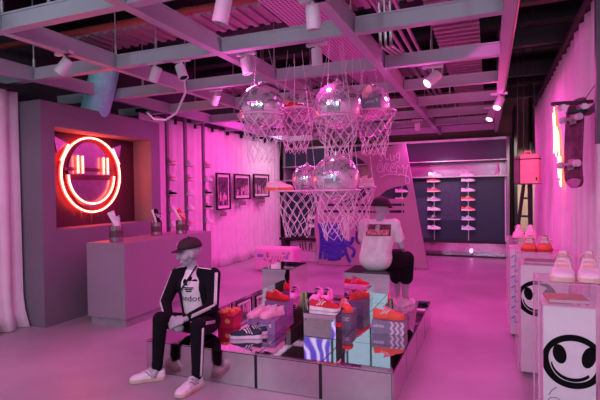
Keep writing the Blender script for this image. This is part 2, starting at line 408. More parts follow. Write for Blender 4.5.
def shoe_mesh(part, tall, m):
    key = (part, tall, m.name)
    if key in SH: return SH[key]
    bm = B()
    if part == 'upper':
        NU, NV = 26, 16; g = []
        for i in range(NU+1):
            u = i/NU; row = []
            for j in range(NV+1):
                v = j/NV; x, y, z = surf(u, v, tall)
                if .08 < u < .34 and .32 < v < .68: z = .036 if .40 < v < .60 else z-.002; 
                row.append(bm.verts.new((x, y, z)))
            g.append(row)
        for i in range(NU):
            for j in range(NV): bm.faces.new((g[i][j], g[i+1][j], g[i+1][j+1], g[i][j+1]))
        bm.faces.new(g[0]); bm.faces.new(g[-1][::-1])
    elif part == 'sole':
        lo, hi, N = [], [], 28
        pts = []
        for i in range(N+1):
            u = i/N; pts.append((u*LS, lerp(WT, u)+.005))
        loop = [(x-.003+.008*(x/LS), y) for x, y in pts]+[(x-.003+.008*(x/LS), -y) for x, y in reversed(pts)]
        a = [bm.verts.new((x, y*.94, 0+.006*max(0, (x/LS-.85)/.15)**2)) for x, y in loop]
        b_ = [bm.verts.new((x, y, .010)) for x, y in loop]; c_ = [bm.verts.new((x, y, .030+.004*(x < .06))) for x, y in loop]
        n = len(loop)
        for A, D in ((a, b_), (b_, c_)):
            for k in range(n): bm.faces.new((A[k], A[(k+1) % n], D[(k+1) % n], D[k]))
        bm.faces.new(a[::-1]); bm.faces.new(c_)
    elif part == 'stripes':
        for sgn in (0, 1):
            for k in range(3):
                prev = None
                for q in range(7):
                    f = q/6; v = .05+.30*f; u = .44-.085*k+.12*f
                    ps = []
                    for du in (-.015, .022):
                        vv = v if sgn == 0 else 1-v; ps.append(bm.verts.new(surf(u+du, vv, tall, .0016)))
                    if prev: bm.faces.new((prev[0], prev[1], ps[1], ps[0]))
                    prev = ps
        # heel tab
        prev = None
        for q in range(9):
            v = .3+.4*q/8; ps = [bm.verts.new(surf(.012, v, tall, .002)), bm.verts.new(surf(.075, v, tall, .002))]
            if prev: bm.faces.new((prev[0], prev[1], ps[1], ps[0]))
            prev = ps
    elif part == 'laces':
        for k in range(5):
            u = .40+.062*k
            tube(bm, [surf(u+.01*(1 if q % 2 else 0)*0+.012*q/6, .36+.28*q/6, tall, .004) for q in range(7)], .0035, 5)
            tube(bm, [surf(u+.03-.012*q/6, .36+.28*q/6, tall, .004) for q in range(7)], .003, 5)
        a = surf(.43, .5, tall, .006); tube(bm, [a, (a[0]-.01, .03, a[2]-.005), (a[0]+.01, .04, a[2]-.02)], .003, 5); tube(bm, [a, (a[0]-.01, -.03, a[2]-.005), (a[0]+.01, -.04, a[2]-.02)], .003, 5)
    elif part == 'tongue':
        h = surf(.36, .5, tall)[2]; N = 8
        for s in (0,):
            rows = []
            for q in range(5):
                f = q/4; x = .125-.03*f; z = h-.02+.036*f; w = .021-.004*f*f
                rows.append([bm.verts.new((x+dx, w*c, z)) for dx, c in ((0, -1), (.006, -.5), (.008, 0), (.006, .5), (0, 1), (-.005, .5), (-.005, -.5))])
            for A, D in zip(rows, rows[1:]):
                for k in range(7): bm.faces.new((A[k], A[(k+1) % 7], D[(k+1) % 7], D[k]))
            bm.faces.new(rows[0][::-1]); bm.faces.new(rows[-1])
    elif part == 'lining':
        zt = .05+.02*(tall-1)*3
        vs = [bm.verts.new((.062+.036*math.cos(2*PI*k/14), .017*math.sin(2*PI*k/14), zt)) for k in range(14)]; bm.faces.new(vs)
        vs2 = [bm.verts.new((.062+.036*math.cos(2*PI*k/14), .017*math.sin(2*PI*k/14), zt-.01)) for k in range(14)]; bm.faces.new(vs2[::-1])
        for k in range(14): bm.faces.new((vs[k], vs[(k+1) % 14], vs2[(k+1) % 14], vs2[k]))
    me = bpy.data.meshes.new('shoe_'+part); bmesh.ops.recalc_face_normals(bm, faces=bm.faces)
    if part == 'upper': bmesh.ops.subdivide_edges
    bm.to_mesh(me); bm.free(); me.materials.append(m)
    if part in ('upper', 'laces', 'tongue'): me.shade_smooth()
    SH[key] = me; return me
def shoe(loc, rz=0., lab='', up=M_white, sole=M_sole, st=M_stripe, lace=None, sc=1., tall=1., group=None, rot=None, parts=None, name='sneaker', cat='shoe', mir=False, wide=1.):
    t = thing(name, lab, cat, loc, rz, group, rot)
    t.scale = (sc, sc*wide*(-1 if mir else 1), sc)
    for p, m in (('upper', up), ('sole', sole), ('stripes', st), ('laces', lace or st), ('tongue', up), ('lining', M_line)):
        if parts and p not in parts: continue
        o = bpy.data.objects.new(p, shoe_mesh(p, tall, m)); C.objects.link(o); o.parent = t; o.location = (-LS/2, 0, 0)
    return t
def at_rot(rz, pitch): return (Matrix.Rotation(rz, 3, 'Z') @ Matrix.Rotation(pitch, 3, 'Y')).to_euler()

# tins on the counter, each with a shoe standing in it
def tin(x, y, lab, h=.20, r=.082):
    t = thing('metal_tin', lab, 'tin', (x, y, 1.012))
    bm = B(); lathe(bm, [(r*.95, 0), (r, .01), (r, h-.006), (r*1.03, h), (r*.97, h), (r*.95, h-.01), (r*.93, .02), (.001, .015)], n=28); fin('can', bm, M_steel, t, False)
    bm = B(); lathe(bm, [(r*1.01, h*.28), (r*1.01, h*.70)], n=28); fin('label_band', bm, mat('tin_band', (.12, .05, .07), .4), t)
tin(-4.32, 4.50, 'metal tin holding a white sneaker, nearest the counter end')
tin(-4.38, 5.33, 'metal tin holding a black and white sneaker, under the neon face edge', .19, .078)
tin(-4.17, 5.62, 'metal tin holding a red and white sneaker, far end of the counter', .20, .078)
P6 = None
shoe((-4.36, 4.49, 1.25), 0, 'white sneaker standing heel up in the tin nearest the counter end', M_white, M_sole, mat('sky_stripe', (.5, .75, .8), .6), rot=at_rot(rad(35), rad(62)), sc=.92, wide=1.2)
shoe((-4.39, 5.32, 1.25), 0, 'black sneaker with white stripes standing in the second tin', M_track, M_sole, M_stripe, rot=at_rot(rad(20), rad(70)), sc=.9, wide=1.2)
shoe((-4.19, 5.61, 1.24), 0, 'red and white sneaker standing in the farthest counter tin', M_red, M_sole, M_stripe, rot=at_rot(rad(20), rad(60)), sc=.9, wide=1.2)

# ---------------------------------------------------------------- shoe poles on the left curtain
pcol = {'pink': mat('rose_suede', (.75, .25, .42), .75), 'white': M_white, 'black': M_track}
names = {'pink': 'pink', 'white': 'white', 'black': 'black'}
ords = ('top', 'second', 'third', 'fourth', 'lowest')
for pi, (y, cols) in enumerate(((6.62, ('pink', 'pink', 'black', 'white', 'white')), (7.14, ('white', 'pink', 'white', 'white', 'pink')), (7.72, ('pink', 'white', 'black', 'black', 'white')))):
    pn = ('nearest the neon niche', 'in the middle of the three', 'nearest the framed photos')[pi]
    t = thing('shoe_pole', 'thin grey display pole with small shelves, '+pn, 'display pole', (-5.16, y, 0), 0, 'shoe display poles')
    bm = B(); box(bm, -.04, -.03, 0, .0, .03, 3.0); fin('post', bm, mat('pole_grey', (.16, .13, .17), .5), t)
    for k in range(5):
        z = 2.10-.27*k; bm = B(); box(bm, 0, -.03, z-.005, .12, .03, z); fin('shelf', bm, M_plaster, t)
        shoe((-5.09, y, z+.002), rad(-28), '%s sneaker on the %s shelf of the pole %s' % (names[cols[k]], ords[k], pn), pcol[cols[k]], M_pale, M_stripe, sc=.95, tall=1.35, wide=1.1, group='sneakers on the poles', parts=('upper', 'sole', 'stripes', 'laces'))

# ---------------------------------------------------------------- framed photos
def photo(y0, y1, z0, z1, lab, seed):
    t = thing('framed_photo', lab, 'picture', (-5.30, (y0+y1)/2, (z0+z1)/2)); w, h = (y1-y0)/2, (z1-z0)/2
    bm = B()
    for a in ((-w, -h, w, -h+.03), (-w, h-.03, w, h), (-w, -h+.03, -w+.03, h-.03), (w-.03, -h+.03, w, h-.03)): box(bm, -.02, a[0], a[1], .02, a[2], a[3])
    fin('frame', bm, M_black, t)
    bm = B(); box(bm, -.015, -w+.03, -h+.03, -.005, w-.03, h-.03); fin('mount', bm, M_paper, t)
    bm = B(); box(bm, -.006, -w+.08, -h+.09, .0, w-.08, h-.09); fin('print', bm, M_photo, t)
    rnd = random.Random(seed); bm = B()
    for k in range(7):
        a = rnd.uniform(-w+.12, w-.12); hh = rnd.uniform(.3, .9)*h; box(bm, 0, a-.035, -h+.10, .004, a+.035, -h+.10+hh*.7); ball(bm, (0.002, a, -h+.10+hh*.7+.03), .03, 8, (.1, 1, 1.2))
    fin('printed_figures', bm, mat('print_light', (.55, .35, .45), .5, var=.4, scale=30), t)
    bm = B(); box(bm, -5.31, y0+.28*(y1-y0), z0-.14, -5.30, y0+.72*(y1-y0), z0-.05)
    tag(fin('caption_card', bm, mat('card_grey', (.25, .15, .2), .6)), 'caption card hung below the '+lab.split(',')[0]+(' next to the poles' if seed == 1 else ''), 'card', 'caption cards under the photos')
photo(8.36, 8.91, 1.24, 2.03, 'tall framed photo, first from the shoe poles', 1)
photo(9.10, 9.83, 1.45, 2.03, 'wide framed photo between the tall one and the last one', 2)
photo(10.02, 10.86, 1.48, 2.06, 'wide framed photo farthest along the curtain', 3)

# ---------------------------------------------------------------- back display wall
YD = 12.0
t = thing('display_wall', 'dark navy shoe display wall with steel frame at the back of the shop', 'display wall', (-2.47, YD, 0))
bm = B(); box(bm, -2.86, 0, .32, 2.86, .06, 1.93); box(bm, -2.86, 0, 2.28, 2.86, .06, 2.80); fin('backing', bm, M_navy, t)
bm = B(); box(bm, -2.86, .0, 2.80, 2.86, .5, 2.84); box(bm, -2.86, -.02, 2.78, 2.86, .02, 2.83); fin('top_rail', bm, M_conduit, t)
bm = B(); box(bm, -2.86, -.25, 1.90, 2.86, .5, 1.93); box(bm, -2.86, -.25, 2.28, 2.86, .5, 2.30); fin('niche_shelf', bm, mat('shelf_steel', (.5, .45, .5), .3, metal=.6), t)
bm = B(); box(bm, -2.86, .45, 1.93, 2.86, .5, 2.28); fin('niche_back', bm, mat('niche_mirror', (.34, .22, .30), .25, metal=.8), t)
bm = B(); box(bm, 2.84, -.05, 0.0, 2.90, .55, 2.84); box(bm, -2.90, -.05, 0, -2.84, .55, 2.84); fin('side_frame', bm, mat('frame_grey', (.25, .22, .26), .4), t)
bm = B(); box(bm, 2.80, -.03, .32, 2.83, 0, 1.9); fin('light_edge', bm, mat('edge_silver', (.7, .66, .72), .3), t)
bm = B(); box(bm, 1.27, -.012, .85, 1.80, 0, 1.78); box(bm, .35, -.012, .4, 1.10, 0, 1.4); fin('slate_panel', bm, M_screen, t)
bm = B(); box(bm, -2.86, -.06, .30, 2.86, .02, .36); fin('base_edge', bm, M_black, t)
bm = B(); box(bm, -2.86, .0, 0, 2.86, .5, .32); fin('mirror_base', bm, mat('pink_mirror', (.8, .5, .7), .15, metal=.9), t)
bm = B(); box(bm, -2.86, -.35, 0, 2.86, .0, .045); fin('base_step', bm, M_blackgl, t)
cols = {'orange': M_orange, 'white': M_white, 'teal': mat('teal_suede', (.35, .62, .66), .7), 'grey': mat('grey_suede', (.36, .38, .45), .7), 'navy': M_navys}
Z6 = (1.79, 1.55, 1.33, 1.09, .86, .63); rows6 = ('top', 'second', 'third', 'fourth', 'fifth', 'bottom')
columns = [(-1.28, ['orange', 'orange', 'grey', 'white', 'navy', 'white'], 'beside the leaning board'), (-.48, ['white', 'white', 'orange', 'orange', 'teal', 'teal'], 'nearest the steel frame'),
           (-2.07, [None, 'white', 'white', None, None, None], 'seen through the cut-out board'), (-2.84, ['white', 'grey', 'white', 'grey', None, None], 'seen past the large mirror ball'), (-4.45, [None, None, None, None, 'white', 'white'], 'behind the hanging nets')]
for x, cc, where in columns:
    q = thing('shelf_rail', 'thin upright rail of small shoe shelves '+where, 'shelf rail', (x, YD-.02, 0), 0, 'shelf rails on the navy wall')
    bm = B(); box(bm, -.012, -.02, .36, .012, 0, 1.9); fin('upright', bm, M_conduit, q)
    for k in range(6):
        if cc[k] is None: continue
        bm = B(); box(bm, -.05, -.14, Z6[k]-.006, .05, -.02, Z6[k]); fin('shelf', bm, M_conduit, q)
        shoe((x, YD-.11, Z6[k]+.002), 0, '%s sneaker on the %s shelf, rail %s' % (cc[k], rows6[k], where), cols[cc[k]], M_sole if cc[k] != 'orange' else M_sole, M_stripe if cc[k] != 'white' else cols['navy'], sc=1.08, group='sneakers on the navy display wall', parts=('upper', 'sole', 'stripes', 'laces'))
shoe((-1.25, YD, 1.932), 0, 'white sneaker in the pink lit niche above the orange sneakers', M_white, M_sole, M_stripe, sc=1.2)
shoe((-.50, YD, 1.932), 0, 'pale pink sneaker in the lit niche above the rail nearest the steel frame', M_pinks, M_sole, M_stripe, sc=1.1)
def niche_lamp(x, z, lab):
    t = thing('niche_lamp', lab, 'lamp', (x, YD-.1, z)); bm = B(); lathe(bm, [(.035, 0), (.04, .01), (.03, .05)], n=14); fin('base', bm, M_lampb, t)
    bm = B(); ball(bm, (0, 0, .07), .032, 12); fin('bulb', bm, M_lamp, t, True)
niche_lamp(-.42, .047, 'small glowing pink lamp at the foot of the navy display wall')
niche_lamp(-1.36, 1.932, 'small glowing pink lamp in the lit niche beside the white sneaker')
t = thing('pale_hand_prop', 'white cone shaped prop at the end of the lit niche', 'ornament', (.18, YD, 1.932)); bm = B(); lathe(bm, [(.06, 0), (.07, .03), (.05, .12), (.03, .22), (.012, .30), (.001, .31)], n=16); fin('cone', bm, M_white, t, True); bm = B(); lathe(bm, [(.08, 0), (.08, .012)], n=20); fin('foot', bm, M_white, t)
bm = B(); box(bm, .55, 12.3, 0, .62, 13.25, 3.6); cyl(bm, (.95, 12.9, 0), (.95, 12.9, 4.6), .04, n=10)
tag(fin('downpipe', bm, M_black), 'black pipe and edge trim against the tan wall past the navy display', 'pipe')

# console table behind
t = thing('console_table', 'low black console table between the curtain and the leaning board', 'table', (-4.0, 9.95, 0))
bm = B(); box(bm, -.50, -.22, .50, .55, .3, .56); fin('tabletop', bm, M_blackgl, t)
for x in (-.46, .44): 
    bm = B(); box(bm, x, -.20, 0, x+.10, .28, .50); fin('leg', bm, M_black, t)
bm = B(); box(bm, -.36, .0, .0, .44, .02, .22); fin('kick_panel', bm, M_whitem, t)
t = thing('pink_card_box', 'pink printed carton under the low black console table', 'box', (-4.05, 10.02, .225))
bm = B(); box(bm, -.30, -.01, 0, .36, .14, .22); fin('carton', bm, M_board2, t)
bm = B()
for k in range(5): box(bm, -.05+.07*k, -.016, .02, -.02+.07*k, -.01, .20, Matrix.Rotation(rad(random.uniform(-8, 8)), 4, 'Y'))
fin('printed_marks', bm, mat('plum', (.25, .05, .15), .6), t)

# ---------------------------------------------------------------- leaning cut-out board
YP = 9.6
outer = [(-3.50, .01), (-3.59, .93), (-3.45, 1.6), (-2.95, 2.40), (-1.585, 2.56), (-1.154, .01)]
h1 = circ(-2.85, 1.85, .56, .52, 36)
h2 = [(-2.18, 1.43), (-2.10, 1.52), (-1.98, 1.61), (-1.82, 1.67), (-1.57, 1.71), (-1.53, 1.60), (-1.56, 1.48), (-1.64, 1.43)]
slots = [[(-3.35, z), (-1.62, z), (-1.62, z+.055), (-3.35, z+.055)] for z in (1.28, 1.14)]
t = thing('leaning_board', 'tall slanted pink cut-out board with white and blue graffiti', 'display board', (0, YP, 0))
fin('board', xz(fill([outer, h1, h2]+slots, .03), (0, .03, 0)), M_panel, t)
def strokes(name, P, r, m, parent, y=-.006):
    bm = B()
    for s in P: tube(bm, [(a, y, b) for a, b in smooth2(s)], r, 5)
    return fin(name, bm, m, parent)
def smooth2(s, it=2):
    for _ in range(it):
        q = [s[0]]
        for a, b in zip(s, s[1:]): q += [(a[0]*.75+b[0]*.25, a[1]*.75+b[1]*.25), (a[0]*.25+b[0]*.75, a[1]*.25+b[1]*.75)]
        s = q+[s[-1]]
    return s
S = []
def glyph(ox, oz, s, g): S.append([(ox+a*s, oz+b*s) for a, b in g])
for ox, oz, g in ((-2.12, 2.20, [(.4, 1), (0, .8), (.5, .5), (.1, 0), (0, .3)]), (-2.0, 2.24, [(0, 1), (0, 0), (.5, .1)]), (-1.9, 2.22, [(0, .8), (.1, 0), (.5, 0), (.5, .9), (.6, 0)]), (-1.78, 2.25, [(.5, .8), (0, .6), (.1, 0), (.5, .2), (.5, .9), (.4, -.5), (0, -.4)])):
    glyph(ox, oz, .16, g)
for ox, oz, g in ((-2.18, 1.98, [(.6, .9), (.1, .8), (0, .1), (.6, 0), (.6, .9), (.2, .4)]), (-2.03, 1.97, [(0, 0), (.1, 1), (.6, .8), (.1, .5), (.6, 0)]), (-1.90, 1.97, [(.6, .1), (0, 0), (.1, .9), (.7, .9), (.1, .5), (.5, .4)]), (-1.77, 1.95, [(0, 0), (.1, 1), (.4, .3), (.6, 1), (.7, 0)]), (-1.64, 1.93, [(0, .9), (.2, .4), (.6, 1.1), (.3, .2), (.2, -.9), (.7, -.9), (.6, -.2), (-.4, 0)])):
    glyph(ox, oz, .21, g)
S.append([(-2.12, 1.88), (-1.9, 1.95), (-1.7, 1.90)])
strokes('white_graffiti', S, .009, M_whitepaint, t)
S = []
rnd = random.Random(4)
for k in range(11):
    z = .88-.07*k; x0 = -3.50+.03*rnd.random()+.012*k; x1 = -2.98+.18*rnd.random()-.02*abs(k-6)
    S.append([(x0, z), (x0+.15, z+.10*rnd.uniform(-1, 1)), (x0+.3, z-.07*rnd.random()), (x1, z+.08*rnd.uniform(-1, 1)), (x1-.1, z-.06), (x0+.1, z-.05)])
for k in range(5): S.append([(-3.45+.1*k, .92), (-3.42+.1*k, .5), (-3.46+.11*k, .12)])
S.append([(-3.15, .85), (-2.95, .55), (-2.85, .22), (-2.78, .08)]); S.append([(-3.0, .65), (-2.75, .45), (-2.70, .62)]); S.append([(-2.9, .5), (-2.65, .35), (-2.72, .2)])
strokes('blue_graffiti', S, .036, M_blue, t)
S = [[(-2.62, .86), (-2.64, .48), (-2.46, .50)], [(-2.32, .68), (-2.44, .66), (-2.44, .52), (-2.32, .54), (-2.30, .70), (-2.28, .50)], [(-2.22, .92), (-2.22, .50), (-2.10, .54), (-2.10, .68), (-2.22, .66)], [(-2.04, .74), (-1.98, .56), (-1.88, .78), (-1.98, .40), (-2.08, .34)]]
strokes('violet_lettering', S, .024, M_violet, t, -.012)
for x0, x1, x2, zt in ((-3.2, -3.15, -3.15, 1.0), (-1.6, -1.55, -1.75, 1.2)):
    bm = B(); box(bm, x0, .07, 0, x0+.1, .5, .05); cyl(bm, (x1, .48, .04), (x2, .08, zt), .02); fin('rear_brace', bm, M_black, t)

# pink graffiti bench behind the table
t = thing('graffiti_bench', 'pink box bench with drawn badges and stripes behind the mirror table', 'bench', (-4.08, 8.72, 0), rad(4))
bm = B(); box(bm, -.40, -.30, .01, .44, .25, .46, bev=.03); fin('body', bm, M_board2, t, False)
S = []
for k in range(5): S.append([(-.02+.06*k, .22), (.02+.06*k, .32)])
for k in range(9):
    a = random.Random(k).uniform(-.28, .34); b = random.Random(k+50).uniform(.20, .38); S.append([(a, b), (a+.05, b+.04), (a+.03, b-.03), (a+.08, b)])
strokes('drawn_marks', S, .006, mat('plum', (.25, .05, .15), .6), t, -.302)
for q in ((-.32, .29, -.19, .35), (.30, .26, .35, .36)):
    bm = B(); box(bm, q[0], -.306, q[1], q[2], -.30, q[3]); fin('blue_patch', bm, mat('blue_patch', (.25, .2, .7), .6), t)
bm = B()
for k in range(8):
    a, b = random.Random(k+9).uniform(-.24, .2), random.Random(k+19).uniform(.1, .38); tube(bm, [(-.402, a, b), (-.402, a+.05, b+.05), (-.402, a+.02, b-.03)], .006, 5)
fin('end_marks', bm, mat('plum', (.25, .05, .15), .6), t)

# ---------------------------------------------------------------- mirror table
TX0, TX1, TY0, TY1, TH = -2.89, -.655, 3.34, 5.66, .28
nx, ny = 4, 4; dx, dy = (TX1-TX0)/nx, (TY1-TY0)/ny
t = thing('mirror_table', 'low black platform table faced in square smoked mirrors', 'display table', ((TX0+TX1)/2, (TY0+TY1)/2, 0))
ox, oy = (TX0+TX1)/2, (TY0+TY1)/2
bm = B(); box(bm, TX0-ox+.008, TY0-oy+.008, 0, TX1-ox-.008, TY1-oy-.008, TH-.006); fin('carcass', bm, M_black, t)
g = .0045
for i in range(nx):
    for j in range(ny):
        bm = B(); box(bm, TX0-ox+i*dx+g, TY0-oy+j*dy+g, TH-.006, TX0-ox+(i+1)*dx-g, TY0-oy+(j+1)*dy-g, TH); fin('top_mirror', bm, M_dmirror, t)
for i in range(nx):
    for y0, y1 in ((TY0, TY0+.008), (TY1-.008, TY1)):
        bm = B(); box(bm, TX0-ox+i*dx+.013, y0-oy, .005, TX0-ox+(i+1)*dx-.013, y1-oy, TH-.010); fin('side_mirror', bm, M_front, t)
for j in range(ny):
    for x0, x1 in ((TX0, TX0+.008), (TX1-.008, TX1)):
        bm = B(); box(bm, x0-ox, TY0-oy+j*dy+.006, .005, x1-ox, TY0-oy+(j+1)*dy-.006, TH-.010); fin('side_mirror', bm, M_front, t)
def mblock(x0, x1, y0, y1, z0, z1, lab, topm=M_mirror):
    t = thing('mirror_block', lab, 'plinth', ((x0+x1)/2, (y0+y1)/2, z0)); a, b, h = (x1-x0)/2, (y1-y0)/2, z1-z0
    bm = B(); box(bm, -a+.004, -b+.004, .001, a-.004, b-.004, h-.006); fin('core', bm, M_black, t)
    bm = B(); box(bm, -a, -b, .001, a, -b+.004, h-.002); box(bm, -a, b-.004, .001, a, b, h-.002); box(bm, -a, -b+.004, .001, -a+.004, b-.004, h-.002); box(bm, a-.004, -b+.004, .001, a, b-.004, h-.002); fin('mirror_sides', bm, M_mirror, t)
    bm = B(); box(bm, -a, -b, h-.006, a, b, h); fin('top_plate', bm, topm, t)
mblock(-1.585, -1.278, 3.93, 4.23, TH, .495, 'small mirrored block under the red sneaker on the mirror table')
mblock(-1.415, -.94, 4.65, 5.12, TH, .76, 'tall mirrored block with black top, seat of the figure in the white tee', M_blackgl)
mblock(-2.47, -2.12, 4.85, 5.40, TH, .715, 'tall mirrored block standing at the rear of the mirror table')

# shoe boxes
def shoebox(loc, w, d, h, rz, lab, m, word, zig=False, smallword=None, face='white', name='shoe_box', rot=None):
    t = thing(name, lab, 'box', loc, rz, rot=rot)
    bm = B(); box(bm, -w/2+.003, -d/2+.003, .001, w/2-.003, d/2-.003, h*.72); fin('tray', bm, m, t)
    bm = B(); box(bm, -w/2, -d/2, h*.42, w/2, d/2, h, bev=.002); fin('lid', bm, m, t)
    x0 = -w*.28 if zig else 0
    sz = h*.33
    fin('lettering', xz(text(word, sz, .0006), (x0 if zig else -.01, -d/2-.0015, h*.62)), M_stripe, t)
    if not zig:
        fin('emblem', xz(fill(trefoil(h*.16), .0006), (w*.34, -d/2-.0015, h*.62)), M_stripe, t)
    if zig:
        L = []
        for k in range(3):
            xx = w*.05+k*w*.155; ww = w*.075
            zs = [(0, 0), (.05, .25), (0, .5), (.05, .75), (0, 1)]
            z_ = [(xx+a*w*1.0+(0 if q % 2 == 0 else w*.02), h*(.02+.96*b)) for q, (a, b) in enumerate(zs)]
            L.append(z_+[(a+ww, b) for a, b in reversed(z_)])
        fin('wave_stripes', xz(fill(L, .0006), (0, -d/2-.0015, 0)), mat('pale_pink_ink', (.72, .55, .66), .6), t)
        bm = B()
        for k in range(3):
            yy = -d*.3+k*d*.25; bm2 = None; box(bm, w/2+.001, yy, h*.03, w/2+.002, yy+d*.1, h*.97)
        fin('end_stripes', bm, mat('pale_pink_ink', (.72, .55, .66), .6), t)
    return t
shoebox((-.875, 4.33, TH), .30, .22, .125, rad(2), 'grey shoe box with pale wave stripes under the orange sneaker', M_greyc, 'adidas', True)
shoe((-.88, 4.31, TH+.127), rad(-2), 'orange sneaker with white stripes on the wave striped grey box', M_orange, M_orange, M_stripe, lace=M_pinks, sc=1.0)
shoebox((-2.0, 4.02, TH), .27, .33, .125, rad(6), 'mauve shoe box carrying the two pink sneakers', M_purplec, 'adidas')
shoe((-2.07, 3.99, TH+.127), rad(-115), 'pink chunky sneaker on the mauve box, beside the red carton', M_pinks, M_pinks, M_pale, sc=.95, group='pink sneakers on the mauve box')
shoe((-1.94, 4.01, TH+.127), rad(-115), 'pink chunky sneaker on the mauve box, beside the small mirrored block', M_pinks, M_pinks, M_pale, sc=.95, group='pink sneakers on the mauve box')
shoebox((-1.325, 4.39, TH), .17, .26, .15, rad(2), 'grey shoe box half hidden behind the small mirrored block', M_greyc, 'adidas')
shoe((-1.32, 4.38, TH+.152), rad(-60), 'orange sneaker on the half hidden grey box beside the small mirrored block', M_orange, M_orange, M_pinks, sc=.95)
shoe((-1.43, 4.08, .497), rad(-4), 'red suede sneaker with white stripes on the small mirrored block', M_red, M_sole, M_stripe, lace=mat('bright_red', (.7, .03, .03), .7), sc=1.02)
shoebox((-2.15, 4.62, TH), .26, .2, .14, rad(3), 'mauve shoe box under the red sneaker, behind the pink sneakers', M_purplec, 'adidas')
shoe((-2.16, 4.60, TH+.142), rad(-5), 'red sneaker behind the pink sneakers, in front of the rear mirrored block', M_red, mat('dark_red', (.4, .02, .02), .7), M_red, lace=M_tissue, sc=.98)  # solid shoe and its box added in place of a mirror reflection
shoe((-2.06, 3.70, TH+.002), rad(-160), 'navy sneaker with white stripes, the nearer one on the mirror table corner', M_navys, M_sole, M_stripe, lace=mat('pale_lace', (.75, .5, .65), .7), sc=1.0)
shoe((-2.05, 3.83, TH+.002), rad(-160), 'navy sneaker standing behind its twin at the mirror table corner', M_navys, M_sole, M_stripe, lace=mat('pale_lace', (.75, .5, .65), .7), sc=.9, mir=True)
for x, w in ((-1.97, 'nearer the rear mirrored block'), (-1.845, 'nearer the board')):
    shoe((x, 5.33, TH+.002), rad(-95), 'pink puffy sneaker behind the red one, '+w, mat('puffy_pink', (.9, .5, .75), .6), mat('puffy_pink', (.9, .5, .75), .6), M_pinks, lace=M_track, sc=.98, tall=1.5)
# red carton with tissue
t = thing('red_carton', 'red paper carton with orange tissue beside the seated figure in black', 'box', (-2.39, 3.98, TH))
bm = B(); w = .075
b0 = [bm.verts.new(p) for p in ((-w, -w, .001), (w, -w, .001), (w, w, .001), (-w, w, .001))]; b1 = [bm.verts.new(p) for p in ((-w*1.2, -w*1.2, .13), (w*1.2, -w*1.2, .13), (w*1.2, w*1.2, .15), (-w*1.2, w*1.2, .15))]
for k in range(4): bm.faces.new((b0[k], b0[(k+1) % 4], b1[(k+1) % 4], b1[k]))
bm.faces.new(b0[::-1]); bm.faces.new(b1); fin('carton', bm, M_redc, t)
bm = B()
for k in range(12): ball(bm, (random.uniform(-.07, .07), random.uniform(-.07, .07), .145+random.uniform(0, .02)), .028, 7, (1, .7, .7), Matrix.Rotation(random.uniform(0, 3), 3, 'Z'))
fin('tissue', bm, M_tissue, t)
bm = B(); ball(bm, (.02, -.085, .07), .03, 8, (1, .15, .8)); fin('printed_mark', bm, M_tissue, t)

# ---------------------------------------------------------------- nets, hoops, mirror balls
def net_mesh(seed, R0=.222, R1=.12, h=.40, n=12, rows=6):
    rnd = random.Random(seed); bm = B(); nodes = {}
    for k in range(rows+1):
        f = k/rows; R = R0*(1-f)**1.2+R1*(1-(1-f)**1.2); z = -h*f
        for j in range(n):
            a = 2*PI*(j+.5*(k % 2))/n; jr = 0 if k == 0 else .012*f+.006
            nodes[k, j] = V(((R+rnd.uniform(-jr, jr)*1.5)*math.cos(a+rnd.uniform(-jr, jr)*3), (R+rnd.uniform(-jr, jr)*1.5)*math.sin(a+rnd.uniform(-jr, jr)*3), z+rnd.uniform(-jr, jr)*1.6))
    for k in range(rows):
        for j in range(n):
            o = nodes[k, j]; c1 = nodes[k+1, j]; c2 = nodes[k+1, (j-1) % n if k % 2 == 0 else (j+1) % n]
            for c in (c1, c2): tube(bm, [o, (o+c)/2+V((0, 0, -.006)), c], .0034, 4)
    for j in range(n):
        a, b = nodes[rows, j], nodes[rows, (j+1) % n]; tube(bm, [a, a*.35+b*.65+V((0, 0, -.05)), b], .0034, 4)
    me = bpy.data.meshes.new('net'); bmesh.ops.recalc_face_normals(bm, faces=bm.faces); bm.to_mesh(me); bm.free(); me.materials.append(M_net); return me
NETS = [net_mesh(1), net_mesh(2), net_mesh(3)]
bm = B(); tube(bm, [(.225*math.cos(2*PI*k/40), .225*math.sin(2*PI*k/40), 0) for k in range(40)], .009, 8, True)
rim_me = bpy.data.meshes.new('rim'); bm.to_mesh(rim_me); bm.free(); rim_me.materials.append(M_hoop); rim_me.shade_smooth()
def disc():
    bm = B(); lathe(bm, [(.222, -.004), (.222, .004), (.001, .004)], n=40); return bm
bm = disc(); disc_me = bpy.data.meshes.new('shelf_disc'); bm.to_mesh(disc_me); bm.free(); disc_me.materials.append(M_acr2)
def hoop(i, x, y, z, lab, shelf):
    t = thing('basketball_hoop', lab, 'hoop', (x, y, z), rad(23*i), 'hanging basketball hoops')
    for n_, me in (('rim', rim_me), ('net', NETS[i % 3])):
        o = bpy.data.objects.new(n_, me); C.objects.link(o); o.parent = t
    if shelf:
        o = bpy.data.objects.new('clear_disc', disc_me); C.objects.link(o); o.parent = t
    for a in (0, 2.1, 4.2):
        bm = B(); cyl(bm, (.225*math.cos(a), .225*math.sin(a), 0), (.08*math.cos(a), .08*math.sin(a), 2.98-z), .0022, n=4); fin('wire', bm, M_net, t)
HP = {1: (-2.04, 4.04, 2.34), 2: (-1.92, 4.63, 2.47), 3: (-1.36, 4.32, 2.31), 4: (-1.12, 4.85, 2.43), 5: (-1.77, 4.25, 1.61), 6: (-1.32, 4.11, 1.61), 7: (-1.31, 4.72, 1.64)}
